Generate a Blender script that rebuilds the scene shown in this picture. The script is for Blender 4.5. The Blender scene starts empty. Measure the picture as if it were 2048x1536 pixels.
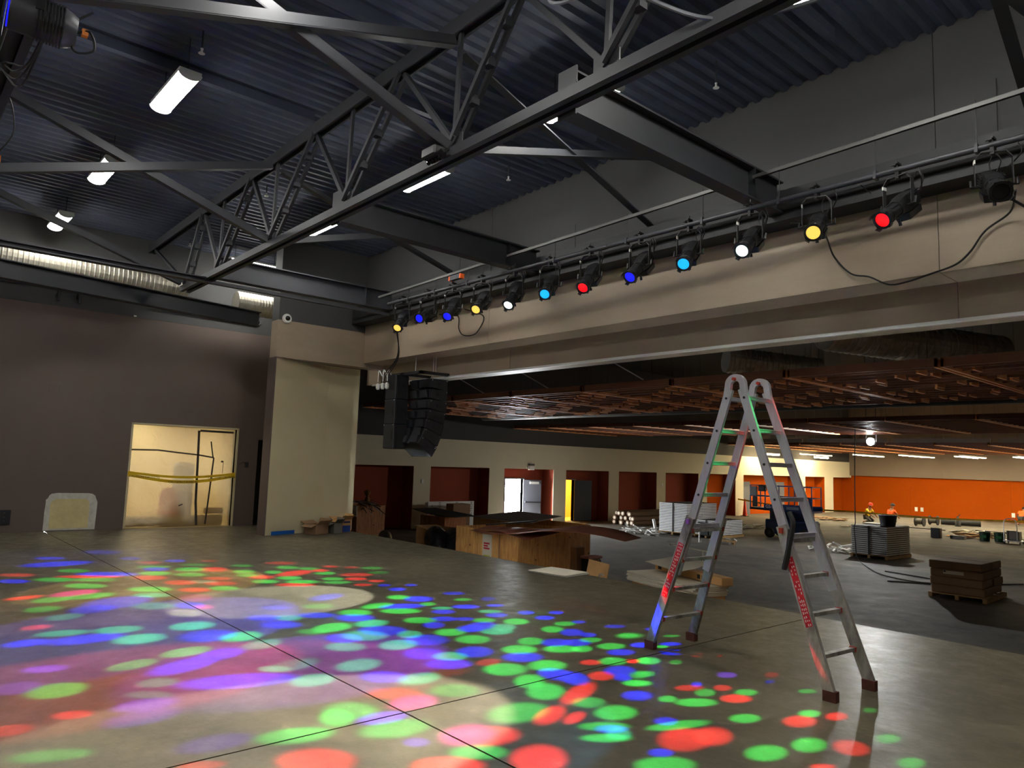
import bpy, bmesh, math, random
from mathutils import Vector, Matrix, Euler
random.seed(7)
scene = bpy.context.scene
COL = scene.collection

# ------------------------------------------------------------------ camera
def make_camera():
    yaw, pitch, roll, f = 0.85216, 0.10779, -0.03318, 1465.68
    cy, sy, cp, sp = math.cos(yaw), math.sin(yaw), math.cos(pitch), math.sin(pitch)
    fw = Vector((-sy*cp, cy*cp, sp)); r = Vector((cy, sy, 0)); d = fw.cross(r)
    cr, sr = math.cos(roll), math.sin(roll)
    r2 = cr*r + sr*d; d2 = -sr*r + cr*d
    cam = bpy.data.cameras.new('camera'); ob = bpy.data.objects.new('camera', cam); COL.objects.link(ob)
    m = Matrix((r2, -d2, -fw)).transposed().to_4x4(); m.translation = Vector((0, 0, 1.75))
    ob.matrix_world = m
    cam.sensor_width = 36.0; cam.lens = f/2048*36.0; cam.clip_end = 300; cam.clip_start = .05
    scene.camera = ob
make_camera()

# ------------------------------------------------------------------ world (overcast daylight, seen only through the open exterior door)
world = bpy.data.worlds.new('overcast_sky'); scene.world = world; world.use_nodes = True
bg = world.node_tree.nodes['Background']; bg.inputs['Color'].default_value = (.93, .97, 1, 1); bg.inputs['Strength'].default_value = 140.0
vs = scene.view_settings
vs.view_transform = 'Standard'; vs.look = 'None'; vs.exposure = 0.3; vs.gamma = 1.0; vs.use_curve_mapping = False
LED = 48.0          # stage LED diffusers
HALL = 4.6          # hall lamps multiplier
PROJ = 7.5          # effect projector multiplier

# ------------------------------------------------------------------ materials
def lin(r, g, b):
    f = lambda c: (c/255/12.92 if c/255 <= .04045 else ((c/255+.055)/1.055)**2.4)
    return (f(r), f(g), f(b))
MATS = {}
def mat(name, col, rough=.6, metal=0.0, var=0.0, scale=4.0, bump=0.0, stretch=None, emit=0.0, ecol=None, spec=.5, dark=None, detail=6.0):
    if name in MATS: return MATS[name]
    m = bpy.data.materials.new(name); m.use_nodes = True; nt = m.node_tree; n = nt.nodes; l = nt.links
    p = n['Principled BSDF']
    p.inputs['Base Color'].default_value = (*col, 1); p.inputs['Roughness'].default_value = rough; p.inputs['Metallic'].default_value = metal
    p.inputs['Specular IOR Level'].default_value = spec
    if emit:
        p.inputs['Emission Color'].default_value = (*(ecol or col), 1); p.inputs['Emission Strength'].default_value = emit
    if var or bump:
        tc = n.new('ShaderNodeTexCoord'); mp = n.new('ShaderNodeMapping'); l.new(tc.outputs['Object'], mp.inputs['Vector'])
        if stretch: mp.inputs['Scale'].default_value = stretch
        nz = n.new('ShaderNodeTexNoise'); nz.inputs['Scale'].default_value = scale; nz.inputs['Detail'].default_value = detail; nz.inputs['Roughness'].default_value = .65
        l.new(mp.outputs['Vector'], nz.inputs['Vector'])
        if var:
            rp = n.new('ShaderNodeValToRGB'); l.new(nz.outputs['Fac'], rp.inputs['Fac'])
            d = dark or tuple(c*(1-var) for c in col)
            rp.color_ramp.elements[0].position = .32; rp.color_ramp.elements[1].position = .68
            rp.color_ramp.elements[0].color = (*d, 1); rp.color_ramp.elements[1].color = (*[min(1, c*(1+var)) for c in col], 1)
            l.new(rp.outputs['Color'], p.inputs['Base Color'])
        if bump:
            bp = n.new('ShaderNodeBump'); bp.inputs['Strength'].default_value = bump; bp.inputs['Distance'].default_value = .02
            l.new(nz.outputs['Fac'], bp.inputs['Height']); l.new(bp.outputs['Normal'], p.inputs['Normal'])
    MATS[name] = m
    return m

def concrete(name, c1, c2, c3, rough, scale):
    m = bpy.data.materials.new(name); m.use_nodes = True; nt = m.node_tree; n = nt.nodes; l = nt.links; p = n['Principled BSDF']
    tc = n.new('ShaderNodeTexCoord')
    a = n.new('ShaderNodeTexNoise'); a.inputs['Scale'].default_value = scale; a.inputs['Detail'].default_value = 8; a.inputs['Roughness'].default_value = .7; a.inputs['Distortion'].default_value = .6
    b = n.new('ShaderNodeTexNoise'); b.inputs['Scale'].default_value = scale*7; b.inputs['Detail'].default_value = 6; b.inputs['Roughness'].default_value = .75
    mu = n.new('ShaderNodeTexNoise'); mu.inputs['Scale'].default_value = scale*22; mu.inputs['Detail'].default_value = 3
    for t in (a, b, mu): l.new(tc.outputs['Object'], t.inputs['Vector'])
    r1 = n.new('ShaderNodeValToRGB'); r1.color_ramp.elements[0].position = .35; r1.color_ramp.elements[1].position = .65
    r1.color_ramp.elements[0].color = (*c1, 1); r1.color_ramp.elements[1].color = (*c2, 1); l.new(a.outputs['Fac'], r1.inputs['Fac'])
    r2 = n.new('ShaderNodeValToRGB'); r2.color_ramp.elements[0].position = .60; r2.color_ramp.elements[1].position = .78
    r2.color_ramp.elements[0].color = (0, 0, 0, 1); r2.color_ramp.elements[1].color = (.55, .55, .55, 1); l.new(b.outputs['Fac'], r2.inputs['Fac'])
    mx = n.new('ShaderNodeMix'); mx.data_type = 'RGBA'; l.new(r2.outputs['Color'], mx.inputs['Factor']); l.new(r1.outputs['Color'], mx.inputs['A']); mx.inputs['B'].default_value = (*c3, 1)
    l.new(mx.outputs['Result'], p.inputs['Base Color'])
    rr = n.new('ShaderNodeMapRange'); l.new(b.outputs['Fac'], rr.inputs['Value']); rr.inputs['From Min'].default_value = .3; rr.inputs['From Max'].default_value = .7
    rr.inputs['To Min'].default_value = rough-.12; rr.inputs['To Max'].default_value = rough+.12; l.new(rr.outputs['Result'], p.inputs['Roughness'])
    bp = n.new('ShaderNodeBump'); bp.inputs['Strength'].default_value = .2; bp.inputs['Distance'].default_value = .01
    l.new(mu.outputs['Fac'], bp.inputs['Height']); l.new(bp.outputs['Normal'], p.inputs['Normal'])
    MATS[name] = m
    return m

def plywood(name, col, dark):
    m = bpy.data.materials.new(name); m.use_nodes = True; nt = m.node_tree; n = nt.nodes; l = nt.links; p = n['Principled BSDF']
    tc = n.new('ShaderNodeTexCoord'); mp = n.new('ShaderNodeMapping'); mp.inputs['Scale'].default_value = (6, 6, .7); l.new(tc.outputs['Object'], mp.inputs['Vector'])
    a = n.new('ShaderNodeTexNoise'); a.inputs['Scale'].default_value = 3; a.inputs['Detail'].default_value = 6; a.inputs['Distortion'].default_value = 1.2; l.new(mp.outputs['Vector'], a.inputs['Vector'])
    r1 = n.new('ShaderNodeValToRGB'); r1.color_ramp.elements[0].position = .3; r1.color_ramp.elements[1].position = .66
    r1.color_ramp.elements[0].color = (*dark, 1); r1.color_ramp.elements[1].color = (*col, 1); l.new(a.outputs['Fac'], r1.inputs['Fac'])
    v = n.new('ShaderNodeTexVoronoi'); v.inputs['Scale'].default_value = 3.2; l.new(tc.outputs['Object'], v.inputs['Vector'])
    r2 = n.new('ShaderNodeValToRGB'); r2.color_ramp.elements[0].position = .05; r2.color_ramp.elements[1].position = .12
    r2.color_ramp.elements[0].color = (.12, .06, .03, 1); r2.color_ramp.elements[1].color = (1, 1, 1, 1); l.new(v.outputs['Distance'], r2.inputs['Fac'])
    mx = n.new('ShaderNodeMix'); mx.data_type = 'RGBA'; mx.blend_type = 'MULTIPLY'; mx.inputs['Factor'].default_value = 1
    l.new(r1.outputs['Color'], mx.inputs['A']); l.new(r2.outputs['Color'], mx.inputs['B']); l.new(mx.outputs['Result'], p.inputs['Base Color'])
    p.inputs['Roughness'].default_value = .65
    MATS[name] = m
    return m

mat_stage = concrete('stage_concrete', lin(70, 65, 53), lin(108, 100, 81), lin(170, 158, 128), .40, .6)
mat_hallfloor = concrete('hall_concrete', lin(72, 68, 61), lin(116, 108, 95), lin(164, 154, 132), .72, .35)
mat_ply = plywood('crate_plywood', lin(236, 184, 108), lin(196, 130, 66))
mat_plyred = plywood('crate_plywood_brown', lin(206, 146, 98), lin(156, 100, 62))
mat_deck = mat('deck_paint', lin(80, 86, 104), .55, .1, var=.12, scale=2.5)
mat_steel = mat('steel_charcoal', lin(62, 63, 68), .5, .15, var=.08, scale=3)
mat_steel_dark = mat('steel_black', lin(44, 46, 50), .5, .2)
mat_purple = mat('wall_mauve_paint', lin(102, 88, 82), .7, var=.06, scale=.8)
mat_fascia = mat('fascia_taupe_paint', lin(164, 147, 126), .5, var=.07, scale=1.2, stretch=(.5, 1, 2.5))
mat_blackwall = mat('upper_wall_charcoal', lin(74, 74, 74), .75, var=.05, scale=1)
mat_ledge = mat('ledge_black_paint', lin(44, 45, 47), .6)
mat_cream = mat('cream_paint', lin(206, 193, 156), .7, var=.04, scale=1.2)
mat_hallcream = mat('hall_cream_paint', lin(214, 206, 180), .75, var=.03, scale=.6)
mat_halldark = mat('hall_upper_paint', lin(64, 62, 62), .8)
mat_terracotta_warmlit = mat('terracotta_warmlit_paint', lin(164, 70, 2), .85, spec=.12, var=.05, scale=.5)  # terracotta paint with the far end's warm yellow light mixed into the colour
mat_terracotta = mat('terracotta_paint', lin(150, 72, 52), .8, spec=.2, var=.05, scale=.5)
mat_halltaupe = mat('hall_taupe_paint', lin(128, 112, 98), .7, var=.04, scale=.7)
mat_void = mat('hall_black_paint', lin(13, 14, 17), .8)
mat_black = mat('black_metal', (.026, .026, .028), .36, .3)
mat_rubber = mat('black_rubber', (.015, .015, .016), .6)
mat_blackplastic = mat('black_plastic', lin(40, 41, 45), .5)
mat_white = mat('white_plastic', lin(232, 232, 228), .5)
mat_alu = mat('aluminium', lin(206, 204, 212), .42, .55, var=.10, scale=30, stretch=(1, 1, .2))
mat_aludirty = mat('aluminium_soiled', lin(190, 186, 180), .5, .35, var=.25, scale=6, stretch=(1, 1, .35), dark=lin(104, 98, 92))
mat_redcap = mat('red_bracket', lin(176, 62, 44), .55, .2, var=.3, scale=30)
mat_redlabel = mat('red_sticker', lin(206, 30, 48), .5, var=.25, scale=60)
mat_whiteprint = mat('white_print', lin(236, 224, 220), .6)
mat_blackprint = mat('black_print', (.012, .012, .012), .6)
mat_card = mat('cardboard', lin(202, 156, 100), .8, var=.1, scale=3)
mat_carddark = mat('cardboard_brown', lin(146, 114, 84), .8, var=.12, scale=3)
mat_paper = mat('white_paper', lin(224, 216, 196), .75)
mat_tilewhite = mat('white_carton', lin(238, 238, 236), .55, var=.05, scale=4)
mat_gap_shade = mat('carton_gap_shade', lin(66, 64, 64), .7)  # dark tone painted on the carton core for the shade between layers
mat_pallet = mat('pallet_wood', lin(178, 142, 92), .8, var=.2, scale=8)
mat_slat_shaded = mat('slat_wood_shaded', lin(116, 70, 48), .5, var=.16, scale=2.5, stretch=(.4, 6, 6))  # slat wood with weak lighting put into a darker base colour
mat_slat_lit = mat('slat_wood_lit', lin(232, 156, 96), .5, var=.12, scale=2.5, stretch=(6, .4, 6))  # same wood, colour brightened to imitate light catching rails and blocks
mat_duct = mat('duct_galvanised', lin(190, 184, 168), .42, .4, var=.08, scale=6)
mat_ductblack = mat('duct_black_foil', (.013, .013, .017), .3, .2, bump=.6, scale=25)
mat_foil = mat('silver_foil', lin(210, 206, 196), .22, .9, bump=.8, scale=30)
mat_blue = mat('lift_blue', lin(22, 52, 104), .4)
mat_yellow = mat('caution_yellow', lin(232, 190, 24), .5)
mat_hivis = mat('hivis_yellow', lin(226, 196, 30), .7)
mat_hivisorange = mat('hivis_orange', lin(250, 92, 18), .7)
mat_skin = mat('skin', lin(150, 96, 70), .6)
mat_denim = mat('dark_trousers', lin(58, 56, 56), .8)
mat_hat = mat('red_hat', lin(214, 52, 30), .5)
mat_hair = mat('dark_hair', lin(34, 28, 26), .7)
mat_foamwrap = mat('white_foam', lin(226, 226, 222), .7)
mat_copper = mat('brown_sheet', lin(166, 104, 80), .5)
mat_bluetape = mat('blue_tape', lin(20, 92, 176), .6)
mat_plaster = mat('joint_compound', lin(216, 200, 146), .8, var=.1, scale=4)
mat_plasteredge = mat('skim_edge', lin(206, 202, 194), .8, var=.15, scale=9)
mat_green = mat('green_bucket', lin(20, 62, 36), .5)
mat_greyroll = mat('grey_spool', lin(120, 116, 106), .6)
mat_doorgrey = mat('door_grey', lin(98, 102, 110), .5)
mat_doordark = mat('door_dark', lin(62, 66, 68), .5)
mat_orangeplug = mat('orange_plug', lin(244, 142, 40), .5)
mat_lens = {
 'amber': mat('gel_amber', (.9, .55, .05), .2, emit=.85, ecol=(1, .66, .12)),
 'blue': mat('gel_blue', (.02, .02, .8), .2, emit=.85, ecol=(.008, .012, 1)),
 'cyan': mat('gel_cyan', (.02, .5, .9), .2, emit=.85, ecol=(.01, .45, 1)),
 'red': mat('gel_red', (.8, .01, .02), .2, emit=.85, ecol=(1, .005, .01)),
 'white': mat('lens_white', (.8, .9, .9), .1, emit=1.2, ecol=(.85, 1, 1)),
 'off': mat('lens_dark', (.01, .01, .012), .1)}
mat_led = mat('led_diffuser', (.9, .9, .88), .4, emit=LED, ecol=(1, .985, .92))
mat_hallled = mat('hall_led_diffuser', (.9, .9, .88), .4, emit=46.0*HALL, ecol=(1, .86, .56))
mat_floodlens = mat('flood_lens', (.9, .9, .9), .3, emit=120.0*HALL, ecol=(.9, .97, 1))
mat_warmbulb = mat('warm_tube', (.9, .8, .6), .4, emit=40.0*HALL, ecol=(1, .8, .42))

def sheet_material():
    m = bpy.data.materials.new('poly_sheet'); m.use_nodes = True; nt = m.node_tree; n = nt.nodes; l = nt.links
    n.remove(n['Principled BSDF']); out = n['Material Output']
    tr = n.new('ShaderNodeBsdfTranslucent'); tr.inputs['Color'].default_value = (.86, .84, .76, 1)
    tp = n.new('ShaderNodeBsdfTransparent'); tp.inputs['Color'].default_value = (.95, .94, .9, 1)
    gl = n.new('ShaderNodeBsdfGlossy'); gl.inputs['Roughness'].default_value = .25
    tc = n.new('ShaderNodeTexCoord'); nz = n.new('ShaderNodeTexNoise'); nz.inputs['Scale'].default_value = 3.0; nz.inputs['Detail'].default_value = 8; nz.inputs['Distortion'].default_value = 1.5
    l.new(tc.outputs['Object'], nz.inputs['Vector']); bp = n.new('ShaderNodeBump'); bp.inputs['Strength'].default_value = .7; bp.inputs['Distance'].default_value = .05
    l.new(nz.outputs['Fac'], bp.inputs['Height'])
    for s in (tr, gl): l.new(bp.outputs['Normal'], s.inputs['Normal'])
    a = n.new('ShaderNodeMixShader'); a.inputs[0].default_value = .48; l.new(tr.outputs[0], a.inputs[1]); l.new(tp.outputs[0], a.inputs[2])
    b = n.new('ShaderNodeMixShader'); b.inputs[0].default_value = .08; l.new(a.outputs[0], b.inputs[1]); l.new(gl.outputs[0], b.inputs[2])
    l.new(b.outputs[0], out.inputs['Surface'])
    return m
mat_sheet = sheet_material()
def glass_material():
    m = mat('clear_plastic', (.9, .9, .88), .1); m.node_tree.nodes['Principled BSDF'].inputs['Transmission Weight'].default_value = .9
    return m
mat_clear = glass_material()

# ------------------------------------------------------------------ mesh helpers
LOCAL = {}
def frame_of(o):
    if o is None: return Matrix()
    return LOCAL.get(o.name, Matrix())
class MB:
    def __init__(s): s.v = []; s.f = []
    def add(s, vs, fs, m=None):
        k = len(s.v)
        s.v += [tuple(m @ Vector(p)) if m else tuple(p) for p in vs]
        s.f += [tuple(i+k for i in f) for f in fs]
        return s
    def box(s, c, d, m=None):
        x, y, z = c; a, b, e = d[0]/2, d[1]/2, d[2]/2
        vs = [(x+i*a, y+j*b, z+k*e) for i in (-1, 1) for j in (-1, 1) for k in (-1, 1)]
        return s.add(vs, [(0,1,3,2), (4,6,7,5), (0,4,5,1), (2,3,7,6), (0,2,6,4), (1,5,7,3)], m)
    def mm(s, lo, hi, m=None):
        return s.box([(a+b)/2 for a, b in zip(lo, hi)], [abs(b-a) for a, b in zip(lo, hi)], m)
    def cbox(s, c, d, bev=.01, m=None):   # box with chamfered vertical and horizontal edges
        bm = bmesh.new(); bmesh.ops.create_cube(bm, size=1)
        for v in bm.verts: v.co = Vector((v.co.x*d[0], v.co.y*d[1], v.co.z*d[2]))
        bmesh.ops.bevel(bm, geom=bm.edges[:], offset=bev, segments=1, affect='EDGES')
        for v in bm.verts: v.co += Vector(c)
        bm.verts.index_update()
        s.add([v.co for v in bm.verts], [[v.index for v in f.verts] for f in bm.faces], m); bm.free()
        return s
    def prism(s, poly, axis, a, b, m=None):     # poly: 2-D outline; axis 'x','y','z'; swept a..b
        def P(p, t):
            return (t, p[0], p[1]) if axis == 'x' else (p[0], t, p[1]) if axis == 'y' else (p[0], p[1], t)
        n = len(poly)
        vs = [P(p, a) for p in poly] + [P(p, b) for p in poly]
        fs = [tuple(range(n-1, -1, -1)), tuple(range(n, 2*n))] + [(i, (i+1) % n, n+(i+1) % n, n+i) for i in range(n)]
        return s.add(vs, fs, m)
    def bar(s, p0, p1, w, h, up=(0, 0, 1)):     # rectangular bar, w across, h along up
        p0, p1 = Vector(p0), Vector(p1); d = (p1-p0).normalized(); u = Vector(up)
        sd = d.cross(u)
        if sd.length < 1e-4: sd = d.cross(Vector((1, 0, 0)))
        sd.normalize(); u = sd.cross(d).normalized()
        vs = [q + sd*(i*w/2) + u*(j*h/2) for q in (p0, p1) for i, j in ((-1,-1), (1,-1), (1,1), (-1,1))]
        return s.add(vs, [(0,1,2,3), (7,6,5,4), (0,4,5,1), (1,5,6,2), (2,6,7,3), (3,7,4,0)])
    def ibeam(s, p0, p1, w, h, t=.018, up=(0, 0, 1), web=None):
        p0, p1, u = Vector(p0), Vector(p1), Vector(up).normalized()
        s.bar(p0+u*(h/2-t/2), p1+u*(h/2-t/2), w, t, up); s.bar(p0-u*(h/2-t/2), p1-u*(h/2-t/2), w, t, up)
        return s.bar(p0, p1, web or t, h-2*t, up)
    def angle(s, p0, p1, w, t=.008, up=(0, 0, 1)):
        p0, p1 = Vector(p0), Vector(p1); d = (p1-p0).normalized(); sd = d.cross(Vector(up)).normalized(); u = sd.cross(d).normalized()
        s.bar(p0, p1, w, t, up)
        return s.bar(p0+u*w/2-sd*(w/2-t/2), p1+u*w/2-sd*(w/2-t/2), t, w, up)
    def tube(s, pts, r, n=8, cap=True, rr=None):
        pts = [Vector(p) for p in pts]; k0 = len(s.v); N = None
        for i, p in enumerate(pts):
            t = (pts[min(i+1, len(pts)-1)] - pts[max(i-1, 0)]).normalized()
            if N is None:
                N = t.orthogonal().normalized()
            else:
                N = (N - t*N.dot(t))
                N = N.normalized() if N.length > 1e-6 else t.orthogonal().normalized()
            B = t.cross(N); ra = rr[i] if rr else r
            for k in range(n):
                a = 2*math.pi*k/n; s.v.append(tuple(p + N*(ra*math.cos(a)) + B*(ra*math.sin(a))))
        for i in range(len(pts)-1):
            for k in range(n):
                a, b = k0+i*n+k, k0+i*n+(k+1) % n
                s.f.append((a, b, b+n, a+n))
        if cap:
            s.f.append(tuple(k0+k for k in range(n-1, -1, -1))); e = k0+(len(pts)-1)*n; s.f.append(tuple(e+k for k in range(n)))
        return s
    def lathe(s, prof, n=20, m=None, cap=True):  # prof: (radius, z)
        vs = []; fs = []; L = len(prof)
        for r, z in prof:
            for k in range(n):
                a = 2*math.pi*k/n; vs.append((r*math.cos(a), r*math.sin(a), z))
        for i in range(L-1):
            for k in range(n):
                a, b = i*n+k, i*n+(k+1) % n; fs.append((a, b, b+n, a+n))
        if cap:
            fs.append(tuple(range(n-1, -1, -1))); fs.append(tuple((L-1)*n+k for k in range(n)))
        return s.add(vs, fs, m)
    def mesh(s, name, mt, smooth=False):
        me = bpy.data.meshes.new(name); me.from_pydata(s.v, [], s.f); me.update()
        bm = bmesh.new(); bm.from_mesh(me); bmesh.ops.recalc_face_normals(bm, faces=bm.faces[:]); bm.to_mesh(me); bm.free()
        if smooth:
            for p in me.polygons: p.use_smooth = True
        if mt: me.materials.append(mt)
        return me
    def build(s, name, mt, parent=None, smooth=False, world=True):
        if world and parent is not None:
            inv = frame_of(parent).inverted(); s.v = [tuple(inv @ Vector(p)) for p in s.v]
        o = bpy.data.objects.new(name, s.mesh(name, mt, smooth)); COL.objects.link(o)
        if parent is not None:
            o.parent = parent; LOCAL[o.name] = frame_of(parent)
        if smooth:
            md = o.modifiers.new('split', 'EDGE_SPLIT'); md.split_angle = math.radians(40)
        return o
def tag(o, label=None, cat=None, group=None, kind=None):
    if label: o['label'] = label
    if cat: o['category'] = cat
    if group: o['group'] = group
    if kind: o['kind'] = kind
    return o
def thing(name, label, cat, loc=(0, 0, 0), rotz=0.0, group=None, kind=None):
    o = bpy.data.objects.new(name, None); COL.objects.link(o); o.empty_display_size = .1
    o.location = loc; o.rotation_euler = (0, 0, rotz)
    LOCAL[o.name] = Matrix.Translation(Vector(loc)) @ Matrix.Rotation(rotz, 4, 'Z')
    return tag(o, label, cat, group, kind)
def struct(name, b, mt, parent=None, smooth=False):
    o = b.build(name, mt, parent, smooth)
    if parent is None: o['kind'] = 'structure'
    return o
def place(name, me, parent, loc, rot=(0, 0, 0)):     # a copy sharing mesh data, local to its parent
    o = bpy.data.objects.new(name, me); COL.objects.link(o); o.parent = parent; o.location = loc; o.rotation_euler = rot
    return o
def text(body, size, mt, parent, m, name='lettering', ext=.002, align='CENTER'):
    c = bpy.data.curves.new(name, 'FONT'); c.body = body; c.size = size; c.extrude = ext; c.align_x = align; c.align_y = 'CENTER'; c.resolution_u = 2
    tmp = bpy.data.objects.new('tmp_text', c); me = bpy.data.meshes.new_from_object(tmp); bpy.data.objects.remove(tmp); bpy.data.curves.remove(c)
    me.materials.clear(); me.materials.append(mt); me.name = name
    o = bpy.data.objects.new(name, me); COL.objects.link(o); o.parent = parent
    o.matrix_local = frame_of(parent).inverted() @ m if parent else m
    return o
def ribbon(pts, w, mt, parent, name='ribbon', th=.003):
    b = MB(); n = len(pts)
    for dx in (0, th):
        for p in pts: b.v += [(p[0], p[1]+dx, p[2]-w/2), (p[0], p[1]+dx, p[2]+w/2)] if parent.get('axis') != 'y' else [(p[0]+dx, p[1], p[2]-w/2), (p[0]+dx, p[1], p[2]+w/2)]
    for i in range(n-1):
        a = 2*i; c = 2*n+2*i
        b.f += [(a, a+2, a+3, a+1), (c, c+1, c+3, c+2), (a, c, c+2, a+2), (a+1, a+3, c+3, c+1)]
    b.f += [(0, 1, 2*n+1, 2*n), (2*n-2, 4*n-2, 4*n-1, 2*n-1)]
    return b.build(name, mt, parent)
def basis(x, y, o):     # matrix whose local X, Y are the given world directions
    x, y = Vector(x).normalized(), Vector(y).normalized(); z = x.cross(y).normalized(); y = z.cross(x)
    m = Matrix((x, y, z)).transposed().to_4x4(); m.translation = Vector(o)
    return m
def lamp(kind, name, loc, power, col=(1, 1, 1), target=None, parent=None, **kw):
    d = bpy.data.lights.new(name, kind); d.energy = power; d.color = col
    for k, v in kw.items(): setattr(d, k, v)
    o = bpy.data.objects.new(name, d); COL.objects.link(o)
    q = (Vector(target)-Vector(loc)).to_track_quat('-Z', 'Y').to_matrix().to_4x4() if target is not None else Matrix()
    q.translation = Vector(loc)
    if parent is not None:
        o.parent = parent; o.matrix_local = frame_of(parent).inverted() @ q
    else: o.matrix_world = q
    return o
def curve_pts(pts, n=8):   # Catmull-Rom through points
    P = [Vector(p) for p in pts]; P = [2*P[0]-P[1]] + P + [2*P[-1]-P[-2]]; out = []
    for i in range(1, len(P)-2):
        for k in range(n):
            t = k/n; a, b, c, d = P[i-1], P[i], P[i+1], P[i+2]
            out.append(.5*((2*b) + (c-a)*t + (2*a-5*b+4*c-d)*t*t + (3*b-a-3*c+d)*t**3))
    return out + [P[-2]]
# ================================================================== STRUCTURE
XL, YW, ZH = -18.2, 8.92, -1.15
def ceil_z(x): return 6.69 + .018*(x+15.8)
# stage slab: four concrete bays with saw-cut joints
fl = struct('floor', MB().mm((-18.2, -8, -.3), (8, 8.96, -.03)), mat_stage)
for x0, x1 in ((-18.2, -4.458), (-4.442, 8)):
    for y0, y1 in ((-8, 2.992), (3.008, 8.97)):
        MB().mm((x0, y0, -.03), (x1, y1, 0)).build('slab', mat_stage, fl)
struct('wall_stage_front', MB().mm((-18.4, 8.80, ZH), (8, 8.96, -.3)).mm((-18.4, 8.96, ZH), (-16.3, 9.12, 0)), mat_ledge)
struct('floor_hall', MB().mm((-27.4, 8.97, ZH-.2), (14, 60, ZH)), mat_hallfloor)
# roof deck: ribs run along y
b = MB(); p = .203; x = -18.4
prof = []
while x < 8.1:
    z = ceil_z(x); prof += [(x, z), (x+.06, z), (x+.105, z+.05), (x+.16, z+.05)]; x += p
n = len(prof)
b.add([(u, -8.1, w) for u, w in prof] + [(u, 9.3, w) for u, w in prof] + [(prof[0][0], -8.1, 7.6), (prof[-1][0], -8.1, 7.6), (prof[0][0], 9.3, 7.6), (prof[-1][0], 9.3, 7.6)],
      [(i, i+1, n+i+1, n+i) for i in range(n-1)] + [(2*n, 2*n+1, 2*n+3, 2*n+2)])
struct('ceiling', b, mat_deck)
# left stage wall, door opening y 4.54..6.90, z 0..2.35 and a dark wing doorway y 7.46..8.4
wl = struct('wall_left', MB().mm((-18.4, -8, 0), (XL, 4.54, 4.8)).mm((-18.4, 4.54, 2.35), (XL, 6.9, 4.8)).mm((-18.4, 6.9, 0), (XL, 7.46, 4.8)).mm((-18.4, 7.46, 2.13), (XL, 8.4, 4.8)).mm((-18.4, 8.4, 0), (XL, 9.3, 4.8)), mat_purple)
struct('wall_left_upper', MB().mm((-18.42, -8, 4.8), (XL+.004, 9.3, 7.4)), mat_blackwall)
struct('wall_wing', MB().mm((-19.6, 7.2, 0), (-19.5, 9.3, 2.6)).mm((-19.6, 7.2, 0), (-18.4, 7.3, 2.6)).mm((-19.6, 7.2, 2.5), (-18.4, 9.3, 2.6)).mm((-19.6, 7.2, -.1), (-18.2, 9.3, 0)).mm((-26.4, 9.12, ZH), (-16.6, 9.3, 7.4)), mat_ledge)
struct('wall_back', MB().mm((-18.4, -8.2, 0), (8.2, -8, 7.6)), mat_purple)
struct('wall_right', MB().mm((8, -8, -1.2), (8.2, 10.1, 7.6)), mat_purple)
# proscenium header: fascia panels with open joints, soffit, lower fascia
hd = struct('wall_header', MB().mm((-16.6, 9.55, 3.62), (14.2, 10.1, 7.6)).mm((8.2, 8.97, ZH), (14.2, 9.2, 7.6)), mat_fascia)
sec = [(8.92, 7.6), (8.92, 4.05), (9.5, 4.05), (9.5, 3.60), (9.58, 3.60), (9.58, 7.6)]
for a, c in ((-15.72, -10.95), (-10.942, -2.934), (-2.926, 8)):
    MB().prism([(8.92, 5.1), (8.92, 4.05), (9.5, 4.05), (9.5, 3.60), (9.58, 3.60), (9.58, 5.1)], 'x', a, c).build('fascia_panel', mat_fascia, hd)
    MB().prism([(8.92, 7.6), (8.92, 5.1), (9.58, 5.1), (9.58, 7.6)], 'x', a, c).build('upper_panel', mat_blackwall, hd)
MB().mm((-16.2, 9.47, 3.57), (8, 9.53, 3.61)).build('corner_bead', mat_white, hd)
struct('trim_ledge', MB().prism([(8.92, 5.36), (8.55, 5.36), (8.55, 4.96), (8.92, 4.96)], 'x', -15.72, 8), mat_ledge)
# left proscenium return: box above, splayed cream wall below
struct('wall_return_upper', MB().mm((-16.09, 6.72, 4.8), (-15.72, 9.55, 7.6)), mat_blackwall)
struct('wall_return_box', MB().mm((-16.09, 6.72, 3.95), (-15.724, 9.55, 4.8)), mat_fascia)
struct('wall_return', MB().prism([(-15.74, 6.73), (-16.17, 8.27), (-16.2, 9.12), (-16.6, 9.12), (-16.5, 8.3), (-16.07, 6.73)], 'z', 0, 3.95), mat_cream)
struct('wall_return_end', MB().mm((-16.09, 6.70, 0), (-15.735, 6.74, 3.95)), mat_purple)
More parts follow.
